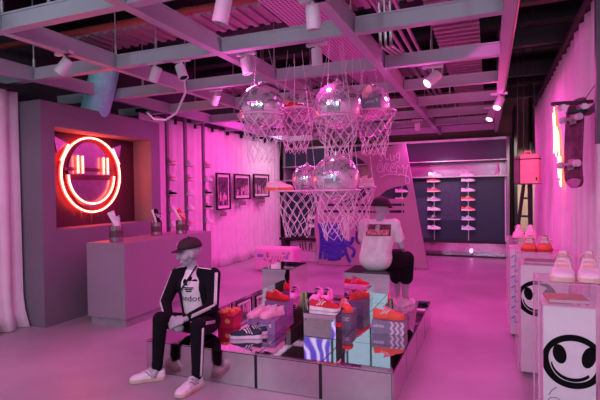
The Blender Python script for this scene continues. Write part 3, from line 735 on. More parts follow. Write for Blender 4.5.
HL = {1: ('pink basketball hoop and net holding the upper mirror ball on the niche side', 0), 2: ('pink hoop and net carrying the red sneaker on a clear disc', 1), 3: ('pink hoop and net under the upper middle mirror ball', 0), 4: ('pink hoop and net carrying the tilted shoe box', 1),
      5: ('lower pink hoop and net carrying the pink sneaker', 1), 6: ('lower pink hoop and net holding the lowest mirror ball', 0), 7: ('lower pink hoop and net tucked behind the lowest mirror ball', 1)}
for i in HP: hoop(i, *HP[i], *HL[i])
def ball_mesh(seed):
    rnd = random.Random(seed); bm = B(); R = .235; rows = 34
    for k in range(rows):
        a0 = -PI/2+PI*k/rows; a1 = -PI/2+PI*(k+1)/rows; am = (a0+a1)/2
        n = max(6, int(68*math.cos(am)))
        for j in range(n):
            b0, b1 = 2*PI*j/n, 2*PI*(j+1)/n; s = .05
            tilt = V((rnd.uniform(-1, 1), rnd.uniform(-1, 1), rnd.uniform(-1, 1)))*.0010
            ps = [V((math.cos(a)*math.cos(b), math.cos(a)*math.sin(b), math.sin(a)))*R for a, b in ((a0, b0), (a0, b1), (a1, b1), (a1, b0))]
            c = sum(ps, V())/4; nrm = c.normalized()
            vs = [bm.verts.new(c+(p-c)*.96+nrm*(.0012+(p-c).dot(tilt)*28)) for p in ps]; bm.faces.new(vs)
    me = bpy.data.meshes.new('mirror_facets'); bm.to_mesh(me); bm.free(); me.materials.append(M_ball); return me
fac = [ball_mesh(5), ball_mesh(6)]
bm = B(); ball(bm, (0, 0, 0), .234, 32); core_me = bpy.data.meshes.new('core'); bm.to_mesh(core_me); bm.free(); core_me.materials.append(mat('ball_grout', (.75, .50, .68), .35, metal=.5)); core_me.shade_smooth()
def disco(i, x, y, z, s, lab):
    t = thing('mirror_ball', lab, 'mirror ball', (x, y, z), rad(40*i), 'mirror balls')
    t.scale = (s, s, s)
    for n_, me in (('core', core_me), ('mirror_facets', fac[i % 2])):
        o = bpy.data.objects.new(n_, me); C.objects.link(o); o.parent = t
    bm = B(); lathe(bm, [(.03, .228), (.03, .26), (.012, .262), (.012, .275)], n=12); cyl(bm, (0, 0, .27), (0, 0, (3-z)/s), .003, n=4); fin('cap_and_wire', bm, M_conduit, t)
disco(1, -2.04, 4.05, 2.425, .93, 'large mirror ball in the hoop on the niche side')
disco(2, -1.36, 4.33, 2.425, .98, 'large mirror ball in the upper middle hoop')
disco(3, -1.315, 4.11, 1.715, .93, 'lowest large mirror ball')
disco(4, -2.05, 5.15, 2.62, .85, 'mirror ball hanging behind the red sneaker')
disco(5, -1.22, 5.15, 2.58, .85, 'mirror ball hanging behind the tilted shoe box')
disco(6, -1.93, 4.95, 1.74, .72, 'small mirror ball hanging behind the pink sneaker')
shoe((-1.98, 4.60, 2.476), rad(0), 'red sneaker on the clear disc between the two upper mirror balls', M_red, M_sole, M_stripe, lace=M_pinks, sc=1.12)
shoe((-1.94, 4.22, 1.616), rad(0), 'pink sneaker on the clear disc of the lower hoop', M_pinks, M_orange, M_pale, sc=1.0)
shoe((-1.20, 4.66, 1.646), rad(150), 'pink sneaker mostly hidden behind the lowest mirror ball', M_pinks, M_sole, M_stripe, sc=.95)
shoebox((-1.14, 4.80, 2.45), .20, .12, .12, 0, 'grey shoe box tilted on the upper hoop beside the mirror ball', M_greyc, 'adidas', rot=(rad(0), rad(-9), rad(18)))
shoe((-1.22, 4.96, 2.60), 0, 'white and orange sneaker standing on its heel behind the tilted shoe box', M_white, M_gum, M_orange, rot=at_rot(rad(-40), rad(-72)), sc=.95)

# ---------------------------------------------------------------- plinths
def smiley(w0, cx, cz, R, y):
    """ring, eyes and grin printed on a face of half width w0, cut off at its edges"""
    bm = B(); cl = lambda a: max(-w0, min(w0, a))
    def strip(A, D):
        va = [bm.verts.new((cl(a), y, b)) for a, b in A]; vd = [bm.verts.new((cl(a), y, b)) for a, b in D]
        for k in range(len(va)-1): bm.faces.new((va[k], va[k+1], vd[k+1], vd[k]))
    N = 96; an = [2*PI*k/N for k in range(N+1)]
    strip([(cx+R*math.cos(a), cz+R*.98*math.sin(a)) for a in an], [(cx+.01*R+R*(.78+.03*math.sin(3*a))*math.cos(a), cz+R*(.77+.02*math.cos(2*a))*math.sin(a)) for a in an])
    for ex, ez, rx, rz, tl in ((-.42, .24, .22, .35, .12), (.50, .20, .22, .38, -.16)):
        E_ = [(cx+R*(ex+rx*math.cos(a)-tl*rz*math.sin(a)), cz+R*(ez+rz*math.sin(a))) for a in an]
        strip(E_, [(cx+R*ex, cz+R*ez)]*len(E_))
    A = [PI*1.04+PI*.72*k/30 for k in range(31)]
    strip([(cx+R*.71*math.cos(a), cz-.03*R+R*.70*math.sin(a)) for a in A], [(cx+R*.67*math.cos(a), cz+.02*R+R*.62*math.sin(a)) for a in A])
    return bm
def plinth(x0, x1, y0, y1, h, lab, case_h, art=None, m=M_white, clearbody=False):
    t = thing('plinth', lab, 'plinth', ((x0+x1)/2, (y0+y1)/2, 0)); a, b = (x1-x0)/2, (y1-y0)/2
    bm = B(); box(bm, -a, -b, .03, a, b, h, bev=.003); fin('body', bm, m, t)
    bm = B(); box(bm, -a+.02, -b+.02, 0, a-.02, b-.02, .03); fin('foot', bm, M_plaster, t)
    if case_h:
        e = .022; bm = B(); T = .006
        for q in ((-a-e, -b-e, -a-e+T, b+e), (a+e-T, -b-e, a+e, b+e), (-a-e, -b-e, a+e, -b-e+T), (-a-e, b+e-T, a+e, b+e)): box(bm, q[0], q[1], (.06 if q[0] == -a-e and q[2] < 0 else h), q[2], q[3], h+case_h)
        box(bm, -a-e, -b-e, h+case_h-T, a+e, b+e, h+case_h); cv = fin('acrylic_cover', bm, M_acr, t)
        bm = B(); zt = h+case_h; w_ = .004; X, Y = a+e, b+e
        for sx in (-1, 1):
            box(bm, sx*X-w_, -Y, zt-w_, sx*X+w_, Y, zt+.001); box(bm, -X, sx*Y-w_, zt-w_, X, sx*Y+w_, zt+.001)
            for sy in (-1, 1): box(bm, sx*X-w_, sy*Y-w_, (.06 if sx < 0 else h), sx*X+w_, sy*Y+w_, zt)
        fin('edge_highlights', bm, clear('acrylic_highlight', (1, .85, .95), .45, .2), cv)  # pale bars added along the edges as painted highlights
    if art:
        fin('smiley_print', smiley(a-.001, *art, -b-.0015), M_ink, t)
    return t

t1 = plinth(.27, .525, 2.90, 3.17, .95, 'white plinth with black smiley, nearest the camera', .13, (.018, .650, .152))
S = [[(-.10, .45), (-.085, .48), (-.06, .50)], [(-.105, .42), (-.09, .44), (-.05, .44), (-.03, .40), (-.05, .36)], [(-.08, .41), (-.075, .36), (-.05, .37), (-.055, .41)], [(-.12, .40), (-.11, .30), (-.06, .28)]]
strokes('pen_drawing', S, .0025, mat('pen_grey', (.35, .3, .36), .6), t1, -.137)
t2 = plinth(.24, .60, 4.39, 4.70, .95, 'white plinth with black smiley, second from the camera', .10, (-.055, .668, .155))
t3 = plinth(.20, .58, 5.50, 5.95, .95, 'white plinth with blue scribbles, farthest from the camera', .10)
S = []
for k in range(7): S.append([(-.18, .86-.11*k), (-.13, .90-.11*k), (-.15, .80-.11*k), (-.11, .84-.11*k)])
strokes('blue_scribble', S, .007, mat('soft_blue', (.2, .25, .7), .6), t3, -.228)
CZ1 = 1.083
shoe((.385, 3.02, CZ1), rad(-100), 'pale pink high sneaker on the nearest acrylic cover, the one nearer the aisle', M_pale, M_gum, M_pale, lace=mat('salmon_lace', (.85, .42, .42), .7), sc=.95, wide=1.28, tall=1.75, group='pale sneakers on the nearest plinth')
shoe((.515, 3.03, CZ1), rad(-97), 'pale pink high sneaker on the nearest acrylic cover, the one beside the curtain', M_pale, M_gum, M_pale, lace=mat('salmon_lace', (.85, .42, .42), .7), sc=.95, wide=1.28, tall=1.75, group='pale sneakers on the nearest plinth')
for x, w in ((.325, 'nearer the aisle'), (.445, 'beside the curtain')):
    shoe((x, 4.58, 1.053), rad(-98), 'orange and white sneaker on the second plinth cover, '+w, M_orange, M_red, M_whitem, lace=M_white, sc=.98, wide=1.2, tall=1.25)
for x, w in ((.30, 'nearer the aisle'), (.42, 'beside the curtain')):
    shoe((x, 5.80, 1.053), rad(-95), 'pink sneaker on the farthest plinth cover, '+w, M_pinks, M_pinks, M_white, sc=.98, wide=1.15, tall=1.4)
def book(x, y, z, w, d, rz, lab, m):
    t = thing('book', lab, 'book', (x, y, z), rz)
    bm = B(); box(bm, -w/2, -d/2, 0, w/2, d/2, .004); box(bm, -w/2, -d/2, .022, w/2, d/2, .026); box(bm, -w/2, -d/2, .004, -w/2+.004, d/2, .022); fin('cover', bm, m, t)
    bm = B(); box(bm, -w/2+.005, -d/2+.004, .0045, w/2-.004, d/2-.004, .0215); fin('pages', bm, M_paper, t)
book(.40, 3.04, .952, .20, .16, rad(3), 'closed book with red cover inside the nearest acrylic cover', M_book)
book(.40, 4.53, .952, .24, .18, rad(-4), 'thin book with plum cover inside the second acrylic cover', mat('plum_book', (.45, .12, .22), .5))
for x, m, l in ((.33, M_pinks, 'small pink puck beside the red book'), (.37, M_pale, 'small pale puck beside the red book'), ):
    bm = B(); lathe(bm, [(.014, 0), (.016, .004), (.012, .009), (.001, .0095)], n=14); tag(fin('puck', bm, m, None, False, (x+.10, 2.935, .952)), l, 'token')
bm = B(); ball(bm, (0, 0, .03), .034, 12, (1.2, .8, .9)); ball(bm, (.03, 0, .045), .022, 10)
tag(fin('plush_flower', bm, M_orange, None, True, (.545, 4.50, .954)), 'crumpled orange pink soft ornament on the second plinth', 'ornament')
bm = B(); tube(bm, [(-.03, 0, 0), (0, .01, .02), (.03, 0, 0), (0, -.01, .003)], .004, 6, True)

# ---------------------------------------------------------------- skateboard, post, right neon
t = thing('skateboard', 'skateboard hung upright from the post with its underside and pink wheels showing', 'skateboard', (.61, 4.18, 1.96), 0, rot=(rad(-6), rad(-3), rad(-55))); t.scale = (.9, .9, .9)
pr = []
def deckpts(s): 
    return [(.098*math.cos(a)*(abs(math.cos(a))**-.35 if abs(math.cos(a)) > .2 else 1), (.30 if math.sin(a) > 0 else -.30)+.095*math.sin(a)) for a in [2*PI*k/40 for k in range(40)]]
m_ = xz(fill([deckpts(1)], .006), (0, 0, 0)); m_.transform(Matrix.Identity(4))
bmx = B(); bmx.from_mesh(m_); bmesh.ops.subdivide_edges(bmx, edges=[e for e in bmx.edges if e.calc_length() > .12], cuts=6)
for v in bmx.verts:
    if abs(v.co.z) > .27: v.co.y += (abs(v.co.z)-.27)*.35
fin('deck', bmx, mat('deck_print', (.14, .03, .08), .3, var=.8, scale=9), t)
bm = B(); ball(bm, (0, .02, -.33), .08, 16, (1, .12, .9)); fin('nose_print', bm, mat('magenta_print', (.55, .12, .38), .35), t, True)
for z in (.20, -.20):
    bm = B(); box(bm, -.035, -.022, z-.045, .035, -.006, z+.045, bev=.004); box(bm, -.065, -.052, z-.012, .065, -.032, z+.012, bev=.004); cyl(bm, (0, -.006, z), (0, -.045, z-.02), .018, .014); tr = fin('truck', bm, M_conduit, t)
    for x in (-.088, .088):
        bm = B(); cyl(bm, (x-.018, -.042, z), (x+.018, -.042, z), .030, n=18); cyl(bm, (x-.02, -.042, z), (x+.02, -.042, z), .012, n=12); fin('wheel', bm, M_board2, t)
t = thing('board_mount', 'black post with a horizontal arm that carries the hanging skateboard', 'post', (.70, 3.70, 0))
bm = B(); box(bm, -.03, -.03, 1.9, .03, .03, 4.6); fin('post', bm, mat('plum_post', (.06, .02, .05), .4), t)
bm = B(); box(bm, -.02, -.02, 2.16, .02, .5, 2.19); box(bm, -.14, .40, 2.18, .05, .5, 2.20); fin('arm', bm, M_black, t)
bm = B(); tube(bm, [(0, 0, 2.35), (-.05, .25, 2.25), (-.09, .45, 2.2)], .003, 5); fin('stay_wire', bm, M_black, t)
t = thing('skateboard', 'dark skateboard lying flat on top of the black mounting arm', 'skateboard', (.585, 4.08, 2.25), 0, rot=(rad(4), 0, rad(8)))
bm = B(); b2 = fill([[(a*1.3, b) for a, b in deckpts(1)]], .030); b2.transform(Matrix.Rotation(PI/2, 4, 'Z') @ Matrix.Scale(.36, 4)); bm.from_mesh(b2); fin('deck', bm, mat('dark_grip', (.05, .015, .035), .7), t)
for x in (-.07, .07):
    bm = B(); box(bm, x-.015, -.04, -.035, x+.015, .04, -.010); tr = fin('truck', bm, M_conduit, t)
    for y in (-.05, .05):
        bm = B(); cyl(bm, (x, y-.012, -.035), (x, y+.012, -.035), .022, n=14); fin('wheel', bm, M_pale, t)
t = thing('neon_script_sign', 'jagged orange white neon lettering glowing on the right curtain', 'neon sign', (.73, 6.1, 2.08))
for k, S_ in enumerate(([(.42, .45), (.30, .10), (.38, -.10), (.22, .20), (.30, .50)], [(.25, .40), (.12, -.15), (.20, .05), (.05, .30), (.10, -.05)], [(.10, -.02), (-.05, .25), (-.12, -.20), (.02, -.12)], [(.02, -.18), (-.10, -.42), (-.22, -.05), (-.25, -.35)], [(-.2, -.3), (-.28, -.48), (-.12, -.40)])):
    bm = B(); tube(bm, [(0, a, b) for a, b in smooth2(S_, 1)], .006, 7); fin('neon_stroke', bm, M_neonw, t, True)
    bm = B(); tube(bm, [(.025, a+.01, b+.01) for a, b in smooth2(S_, 1)], .010, 7); fin('stroke_halo', bm, M_neonr, t, True)  # red tube added behind each stroke to imitate the neon's glow

# hanging case and ladder
t = thing('hanging_case', 'pink and dark box hanging on cables in front of the tan wall', 'case', (.47, 7.0, 1.66), rad(-14))
bm = B(); box(bm, -.07, -.09, 0, .155, .09, .40, bev=.012); fin('shell', bm, mat('neon_lit_shell', (.80, .30, .35), .5), t)  # pink neon light on the case is put into its shell colour
bm = B(); box(bm, -.15, -.085, .01, -.075, .085, .38, bev=.01); fin('dark_end', bm, mat('plum_shell', (.12, .03, .09), .4), t)
bm = B(); box(bm, -.155, -.093, .33, .16, .093, .345); box(bm, -.155, -.093, .0, .16, .093, .01); box(bm, .12, -.095, .05, .14, -.088, .09); fin('trim', bm, M_black, t)
bm = B(); tube(bm, [(-.03, 0, .40), (-.03, 0, .44), (.05, 0, .44), (.05, 0, .40)], .012, 6); fin('handle', bm, mat('neon_lit_shell', (.80, .30, .35), .5), t)
bm = B()
for x in (-.12, -.04, .10): cyl(bm, (x, 0, .38), (x*.8, 0, 3.0), .006, n=5)
fin('cable', bm, M_black, t)
t = thing('step_ladder', 'black folding ladder leaning open behind the farthest plinth', 'ladder', (.50, 8.3, 0))
bm = B()
cyl(bm, (-.20, 0, 0), (.02, .1, 1.72), .028, n=8); cyl(bm, (.12, 0, 0), (.10, .1, 1.72), .032, n=8); fin('front_rails', bm, M_black, t)
bm = B()
for k in range(1, 6):
    z = .29*k; f = z/1.72; box(bm, -.20+.22*f, f*.1-.03, z-.02, .12-.02*f, f*.1+.04, z+.01)
fin('steps', bm, M_black, t)
bm = B(); cyl(bm, (-.15, .62, 0), (.02, .12, 1.70), .018, n=8); cyl(bm, (.14, .62, 0), (.10, .12, 1.70), .018, n=8); fin('rear_legs', bm, M_black, t)

# ---------------------------------------------------------------- spot lamps on the grid
def spot(x, y, ztop, d, lab, lit=False, s=1., energy=0):
    t = thing('spot_lamp', lab, 'spotlight', (x, y, ztop), 0, 'cylinder spotlights on the grid')
    d = V(d).normalized(); q = d.to_track_quat('-Z', 'Y').to_matrix().to_4x4()
    bm = B(); box(bm, -.09*s, -.02*s, -.0, .09*s, .02*s, .025*s); cyl(bm, (0, 0, 0), (0, 0, -.05*s), .010*s, n=8); fin('mount', bm, M_lampb, t)
    off = V((0, 0, -.09*s))
    b = bmesh.new(); lathe(b, [(.001, .07), (.043, .065), (.046, .05), (.046, -.075), (.040, -.08), (.038, -.06)], n=24)
    bm = B(); merge(bm, b, Matrix.Translation(off) @ q @ Matrix.Scale(s, 4)); fin('housing', bm, M_lampb, t, False)
    b = bmesh.new(); lathe(b, [(.038, -.066), (.001, -.066)], n=20)
    bm = B(); merge(bm, b, Matrix.Translation(off) @ q @ Matrix.Scale(s, 4)); fin('lens', bm, M_lamp if lit else M_black, t)
    if energy:
        l = bpy.data.lights.new('spot_light', 'SPOT'); l.energy = energy*.40; l.color = (1, .10, .62); l.spot_size = rad(125); l.spot_blend = .8; l.shadow_soft_size = .06
        o = bpy.data.objects.new('spot_light', l); C.objects.link(o); o.location = V((x, y, ztop))+off+d*(.09*s); o.rotation_euler = d.to_track_quat('-Z', 'Y').to_euler()
    return t
LAMPS = [
 (-3.80, 3.33, (-.75, -.3, -1), 'white cylinder spotlight above the niche top corner', 0, 1.15, 45),
 (-3.22, 3.95, (-.6, .1, -1), 'white cylinder spotlight on the second cross beam, left one of a close pair', 0, 1.1, 40),
 (-2.93, 4.0, (.5, -.2, -1), 'white cylinder spotlight on the second cross beam beside its close twin', 0, 1.1, 0),
 (-1.67, 2.75, (-.25, 0, -1), 'large white cylinder spotlight at the top edge, hanging nearest the camera', 0, 1.2, 60),
 (-1.16, 3.14, (0, .15, -1), 'white cylinder spotlight with dark lens hanging below the perforated tray', 0, 1.15, 0),
 (-1.48, 4.09, (0, .1, -1), 'white cylinder spotlight directly above the upper middle mirror ball', 0, 1.1, 45),
 (-2.22, 4.08, (.15, .1, -1), 'white cylinder spotlight above the mirror ball on the niche side', 0, 1.1, 40),
 (-.576, 5.38, (-.8, -.55, -.8), 'lit pink spotlight tilted under the third cross beam', 1, 1.25, 70),
 (.132, 7.3, (-.4, -.6, -1), 'lit pink spotlight at the right end of the grid, upper of two', 1, 1.25, 90),
 (.03, 8.47, (-.4, -.6, -1), 'lit pink spotlight at the right end of the grid, lower of two', 1, 1.25, 90),
 (-3.37, 5.34, (-.8, .5, -1), 'white cylinder spotlight hanging in front of the shoe poles', 0, 1.1, 70),
 (-2.9, 7.7, (-1, .1, -.7), 'small spotlight over the framed photos', 0, 1.1, 150),
 (-3.4, 9.4, (-1, 0, -.7), 'small far spotlight over the last framed photo', 0, 1.1, 130),
 (-1.3, 9.3, (0, .6, -1), 'small far spotlight in front of the navy wall', 0, 1.1, 120)]
for x, y, d, lab, lit, s, e in LAMPS: spot(x, y, 2.955, d, lab, bool(lit), s, e)
bm = B(); tube(bm, [(-2.93, 4.0, 2.94), (-2.97, 4.1, 2.80), (-3.1, 4.3, 2.72), (-3.3, 4.4, 2.52), (-3.45, 4.4, 2.45), (-3.62, 4.4, 2.47), (-3.72, 4.4, 2.56)], .013, 8)
tag(fin('flex_cable', bm, M_lampb, None, True), 'white flexible cable looping down from the spotlight pair', 'cable')

# ---------------------------------------------------------------- figures
def seg(bm, a, b, ra, rb, fl=None):
    a, b = V(a), V(b); L = (b-a).length; n = max(2, int(L/(min(ra, rb)*.5))+1)
    for i in range(n+1):
        f = i/n; r = ra+(rb-ra)*f; ball(bm, a.lerp(b, f), r, 12 if r < .03 else 16, fl or (1, 1, 1))
    b_ = bmesh.new(); tube(b_, [a, b], [ra*.98, rb*.98], 14)
    if not fl: merge(bm, b_)
    else: b_.free()
def blob(name, parts, vox, m, parent, smooth=6):
    bm = B()
    for p in parts:
        if p[0] == 's': seg(bm, *p[1:])
        else: ball(bm, *p[1:])
    me = bpy.data.meshes.new('b'); bm.to_mesh(me); bm.free(); o = bpy.data.objects.new('b', me); C.objects.link(o)
    r = o.modifiers.new('r', 'REMESH'); r.mode = 'VOXEL'; r.voxel_size = vox
    s = o.modifiers.new('s', 'SMOOTH'); s.factor = .5; s.iterations = smooth
    me2 = eval_mesh(o); me2.name = name
    return fin(name, me2, m, parent, True)
def drape(name, me, target, m, parent, off=.003, d=(0, 1, 0), cut=0):
    """wrap a flat mesh lying in a vertical plane onto a cloth surface along d"""
    tb = bmesh.new(); tb.from_mesh(target.data); bv = BVHTree.FromBMesh(tb); d = V(d)
    bm = B(); bm.from_mesh(me)
    if cut: 
        for _ in range(cut): bmesh.ops.subdivide_edges(bm, edges=[e for e in bm.edges if e.calc_length() > .012], cuts=1)
    for v in bm.verts:
        h = bv.ray_cast(v.co-d*.6, d)
        if h[0] is not None: v.co = h[0]-d*off
    tb.free(); return fin(name, bm, m, parent)
def hand(palm, fdir, pn, side, curl=.5, s=1.):
    """palm centre, finger direction, palm normal (towards inside), thumb side sign"""
    f = V(fdir).normalized(); n_ = V(pn).normalized(); n_ = (n_-f*n_.dot(f)).normalized(); w = f.cross(n_)*side; P = []
    for k in range(4):
        o = V(palm)+w*(.028-.019*k)*s
        P.append(('s', o-f*.035*s, o+f*.035*s, .0145*s, .012*s))
        L = (.040, .046, .042, .032)[k]*s; b = o+f*.038*s; d1 = (f+n_*curl*.6).normalized(); d2 = (f*.7+n_*curl*1.7).normalized(); d3 = (f*.1+n_*curl*2.2).normalized()
        p1 = b+d1*L; p2 = p1+d2*L*.62; p3 = p2+d3*L*.5
        P += [('s', b, p1, .0095*s, .0088*s), ('s', p1, p2, .0088*s, .008*s), ('s', p2, p3, .008*s, .007*s)]
    tb = V(palm)+w*.030*s-f*.02*s; t1_ = tb+(w*.8+f*.6+n_*.3).normalized()*.035*s; t2_ = t1_+(f*.9+n_*.7+w*.1).normalized()*.032*s
    P += [('s', tb, t1_, .0125*s, .0105*s), ('s', t1_, t2_, .0105*s, .0085*s)]
    return P
def head(c, fd, s=1.):
    c = V(c); f = V(fd).normalized(); r = f.cross(V((0, 0, 1))).normalized(); u = r.cross(f)
    R = Matrix((r, f, u)).transposed()
    q = lambda a, b, d: c+(r*a+f*b+u*d)*s
    P = [('b', q(0, -.012, .028), .092*s, 20, (.83, 1.06, 1.0), R), ('b', q(0, .022, -.035), .068*s, 18, (.84, .95, 1.15), R), ('b', q(0, .050, -.085), .028*s, 12, (1.1, .9, .8), R),
         ('s', q(0, .094, .012), q(0, .110, -.022), .010*s, .015*s), ('b', q(0, .088, -.058), .020*s, 12, (1.2, .5, .35), R), ('b', q(0, .088, -.070), .018*s, 12, (1.1, .5, .4), R)]
    for k in (-1, 1): P += [('b', q(.034*k, .078, .028), .020*s, 10, (1.1, .5, .5), R), ('b', q(.078*k, -.012, -.004), .026*s, 10, (.35, .8, 1.15), R), ('b', q(.045*k, .045, -.02), .035*s, 12, (1, 1, 1), R)]
    return P
def cap(c, fd, m, parent, s=1., back=False):
    c = V(c); f = V(fd).normalized(); r = f.cross(V((0, 0, 1))).normalized(); u = r.cross(f); M = Matrix((r, f, u)).transposed().to_4x4(); M.translation = c
    b = bmesh.new(); N = 28; rings = []
    for k in range(9):
        a = PI/2*k/8; rings.append([b.verts.new((.090*math.cos(a)*math.cos(2*PI*j/N)*s, (.110*math.cos(a)*math.sin(2*PI*j/N)-.010)*s, (.040+.098*math.sin(a)**.85)*s)) for j in range(N)])
    for A, D in zip(rings, rings[1:]):
        for j in range(N): b.faces.new((A[j], A[(j+1) % N], D[(j+1) % N], D[j]))
    b.faces.new(rings[0]); lathe(b, [(.010*s, .138*s), (.008*s, .144*s)], (0, -.01*s, 0), 8)
    bm = B(); merge(bm, b, M); o = fin('cap', bm, m, parent, True)
    b = bmesh.new(); L = []
    n = 14
    for zz in (0, -.005):
        rows = []
        for q in range(6):
            row = []
            for j in range(n+1):
                a = PI*(.12+.76*j/n); k = q/5; y = (.088+.068*k*math.sin(a)**.6*1.0)*math.sin(a)**(.6 if k else .8); x = .082*math.cos(a)*(1+.06*k)
                row.append(b.verts.new((x*s, y*s, (.048-.018*k-.12*x*x*20*.35+zz)*s)))
            rows.append(row)
        for A, D in zip(rows, rows[1:]):
            for j in range(n): b.faces.new((A[j], A[j+1], D[j+1], D[j]) if zz == 0 else (A[j], D[j], D[j+1], A[j+1]))
        L.append(rows)
    A, D = L
    for j in range(n): b.faces.new((A[-1][j], A[-1][j+1], D[-1][j+1], D[-1][j]))
    bm = B(); merge(bm, b, M); fin('brim', bm, m, o, True)
    me = fill(trefoil(.018*s), .002); me.transform(Matrix(((1, 0, 0, 0), (0, 0, -1, 0), (0, 1, 0, 0), (0, 0, 0, 1))))
    if not back:
        me.transform(M @ Matrix.Translation((0, .098*s, .088*s)) @ Matrix.Rotation(rad(25), 4, 'X') @ Matrix.Rotation(PI, 4, 'Z')); fin('emblem', me, M_stripe, o)
    return o
def stripes3(name, path, m, parent, gap=.013, r=.0045, side=(0, 0, 1)):
    """three parallel piping lines along a path, spread along 'side'"""
    bm = B()
    for k in (-1, 0, 1): tube(bm, [V(p)+V(side)*gap*k for p in path], r, 6)
    return fin(name, bm, m, parent, True)

# --- seated figure in the black tracksuit
O = V((-2.56, 3.62, 0))
t = thing('mannequin', 'seated mannequin in black tracksuit, white tee and cap on the table edge, hands clasped', 'mannequin', O+V((.045, 0, 0)))
L_ = lambda *p: V(p)-O
pel = L_(-2.56, 3.66, .39); chest = L_(-2.58, 3.62, .75); nb = L_(-2.595, 3.60, .91); hd = L_(-2.605, 3.565, 1.045)
shR, shL = L_(-2.775, 3.62, .845), L_(-2.385, 3.62, .855)
elR, elL = L_(-2.815, 3.48, .60), L_(-2.32, 3.50, .60)
wrR, wrL = L_(-2.64, 3.30, .52), L_(-2.44, 3.285, .535)
hpR, hpL = L_(-2.655, 3.62, .385), L_(-2.465, 3.62, .385)
knR, knL = L_(-2.665, 3.215, .525), L_(-2.275, 3.20, .505)
anR, anL = L_(-2.705, 3.215, .11), L_(-2.28, 3.19, .11)
FD = (-.72, -.62, -.12)
P = [('s', pel, chest, .115, .125), ('s', chest, nb, .11, .055), ('s', nb, hd+V((0, .012, -.04)), .052, .050)]+head(hd, FD)
for s_, e_, w_ in ((shR, elR, wrR), (shL, elL, wrL)): P += [('s', chest+V((0, 0, .08)), s_, .07, .05), ('s', s_, e_, .046, .036), ('s', e_, w_, .036, .024)]
for h_, k_, a_ in ((hpR, knR, anR), (hpL, knL, anL)): P += [('s', h_, k_, .078, .052), ('s', k_, a_, .048, .034), ('s', a_, a_+V((0, -.05, -.05)), .032, .03)]
P += hand(L_(-2.575, 3.262, .50), (.75, -.25, -.35), (.1, .6, -.6), 1, .55)+hand(L_(-2.505, 3.245, .515), (-.75, -.35, -.35), (-.1, .6, -.6), -1, .6)
P += [('s', wrR, L_(-2.60, 3.27, .505), .022, .022), ('s', wrL, L_(-2.48, 3.25, .52), .022, .022)]
blob('body', P, .0055, M_skin, t, 2)
tee = blob('tee', [('s', pel+V((0, -.02, .02)), chest+V((.0, -.012, 0)), .128, .132), ('s', chest+V((0, -.01, 0)), nb+V((0, 0, -.055)), .125, .075)], .010, M_tee, t)
jk = []
for sx in (-1, 1):
    jk += [('s', pel+V((sx*.092, .0, .05)), chest+V((sx*.092, -.01, 0)), .088, .090), ('s', chest+V((sx*.092, -.01, 0)), nb+V((sx*.085, .005, -.05)), .088, .055)]
jk += [('s', pel+V((0, .06, .05)), chest+V((0, .05, .05)), .105, .105), ('s', nb+V((-.07, .02, -.02)), nb+V((.07, .02, -.02)), .035, .035)]
for s_, e_, w_ in ((shR, elR, wrR), (shL, elL, wrL)): jk += [('s', chest+V((0, .02, .075)), s_, .08, .064), ('s', s_, e_, .066, .054), ('s', e_, e_.lerp(w_, .88), .054, .040)]
jk = [p for p in jk]
jacket = blob('jacket', jk, .010, M_track, t)
trs = [('s', pel+V((-.05, .02, .02)), pel+V((.05, .02, .02)), .135, .135)]
for h_, k_, a_ in ((hpR, knR, anR), (hpL, knL, anL)): trs += [('s', h_, k_, .092, .068), ('s', k_, a_+V((0, 0, .03)), .066, .047), ('s', a_+V((0, 0, .03)), a_+V((0, -.005, .0)), .05, .046)]
trs = blob('trousers', trs, .010, M_track, t)
cap(hd+V((0, 0, .012)), FD, M_cap, t, 1.03)
# sleeve and leg stripes
def wrapline(a, b, ra, rb, n, out, k0=0, k1=1):
    a, b, out = V(a), V(b), V(out); d = (b-a).normalized(); o = (out-d*out.dot(d)).normalized()
    return [a.lerp(b, k0+(k1-k0)*i/n)+o*(ra+(rb-ra)*(k0+(k1-k0)*i/n)) for i in range(n+1)]
stripes3('sleeve_stripes', wrapline(shL, elL, .064, .052, 6, (1, -.75, .1)), M_stripe, t, side=(-.45, -.6, 0))
stripes3('sleeve_stripes', wrapline(elL, wrL, .052, .040, 6, (.4, -.7, .15), 0, .9), M_stripe, t, side=(.2, 0, .9))
stripes3('sleeve_stripes', wrapline(shR, elR, .064, .053, 6, (-.9, -.55, .1)), M_stripe, t, gap=.011, side=(.5, -.7, 0))
stripes3('sleeve_stripes', wrapline(elR, wrR, .053, .040, 6, (-.5, -.6, .2), 0, .9), M_stripe, t, gap=.011, side=(0, 0, .9))
stripes3('shoulder_stripes', [shL+V((0, -.035, .055)), nb+V((.11, -.03, .01)), nb+V((.07, -.035, .018))], M_stripe, t, gap=.007, r=.0035, side=(0, 1, 0))
stripes3('shoulder_stripes', [shR+V((0, -.035, .055)), nb+V((-.11, -.03, .01)), nb+V((-.07, -.035, .018))], M_stripe, t, gap=.007, r=.0035, side=(0, 1, 0))
stripes3('trouser_stripes', wrapline(hpL, knL, .096, .073, 8, (1, -.1, .45), .2, 1), M_stripe, t, gap=.010, r=.003, side=(0, .3, .9))
stripes3('trouser_stripes', wrapline(knL, anL, .072, .05, 8, (1, -.35, 0)), M_stripe, t, gap=.010, r=.003, side=(0, 1, 0))
stripes3('trouser_stripes', wrapline(knR, anR, .072, .05, 8, (-1, .1, 0)), M_stripe, t, gap=.010, r=.003, side=(0, 1, 0))
bm = B(); tube(bm, [L_(-2.50, 3.52, .945), L_(-2.55, 3.485, .85), L_(-2.60, 3.475, .78), L_(-2.66, 3.48, .70)], .008, 6); fin('bag_strap', bm, M_black, t)
drape('trefoil_print', xz(fill(trefoil(.082), .0002), L_(-2.565, 3.3, .765)), tee, M_ink, t, .004, cut=2)
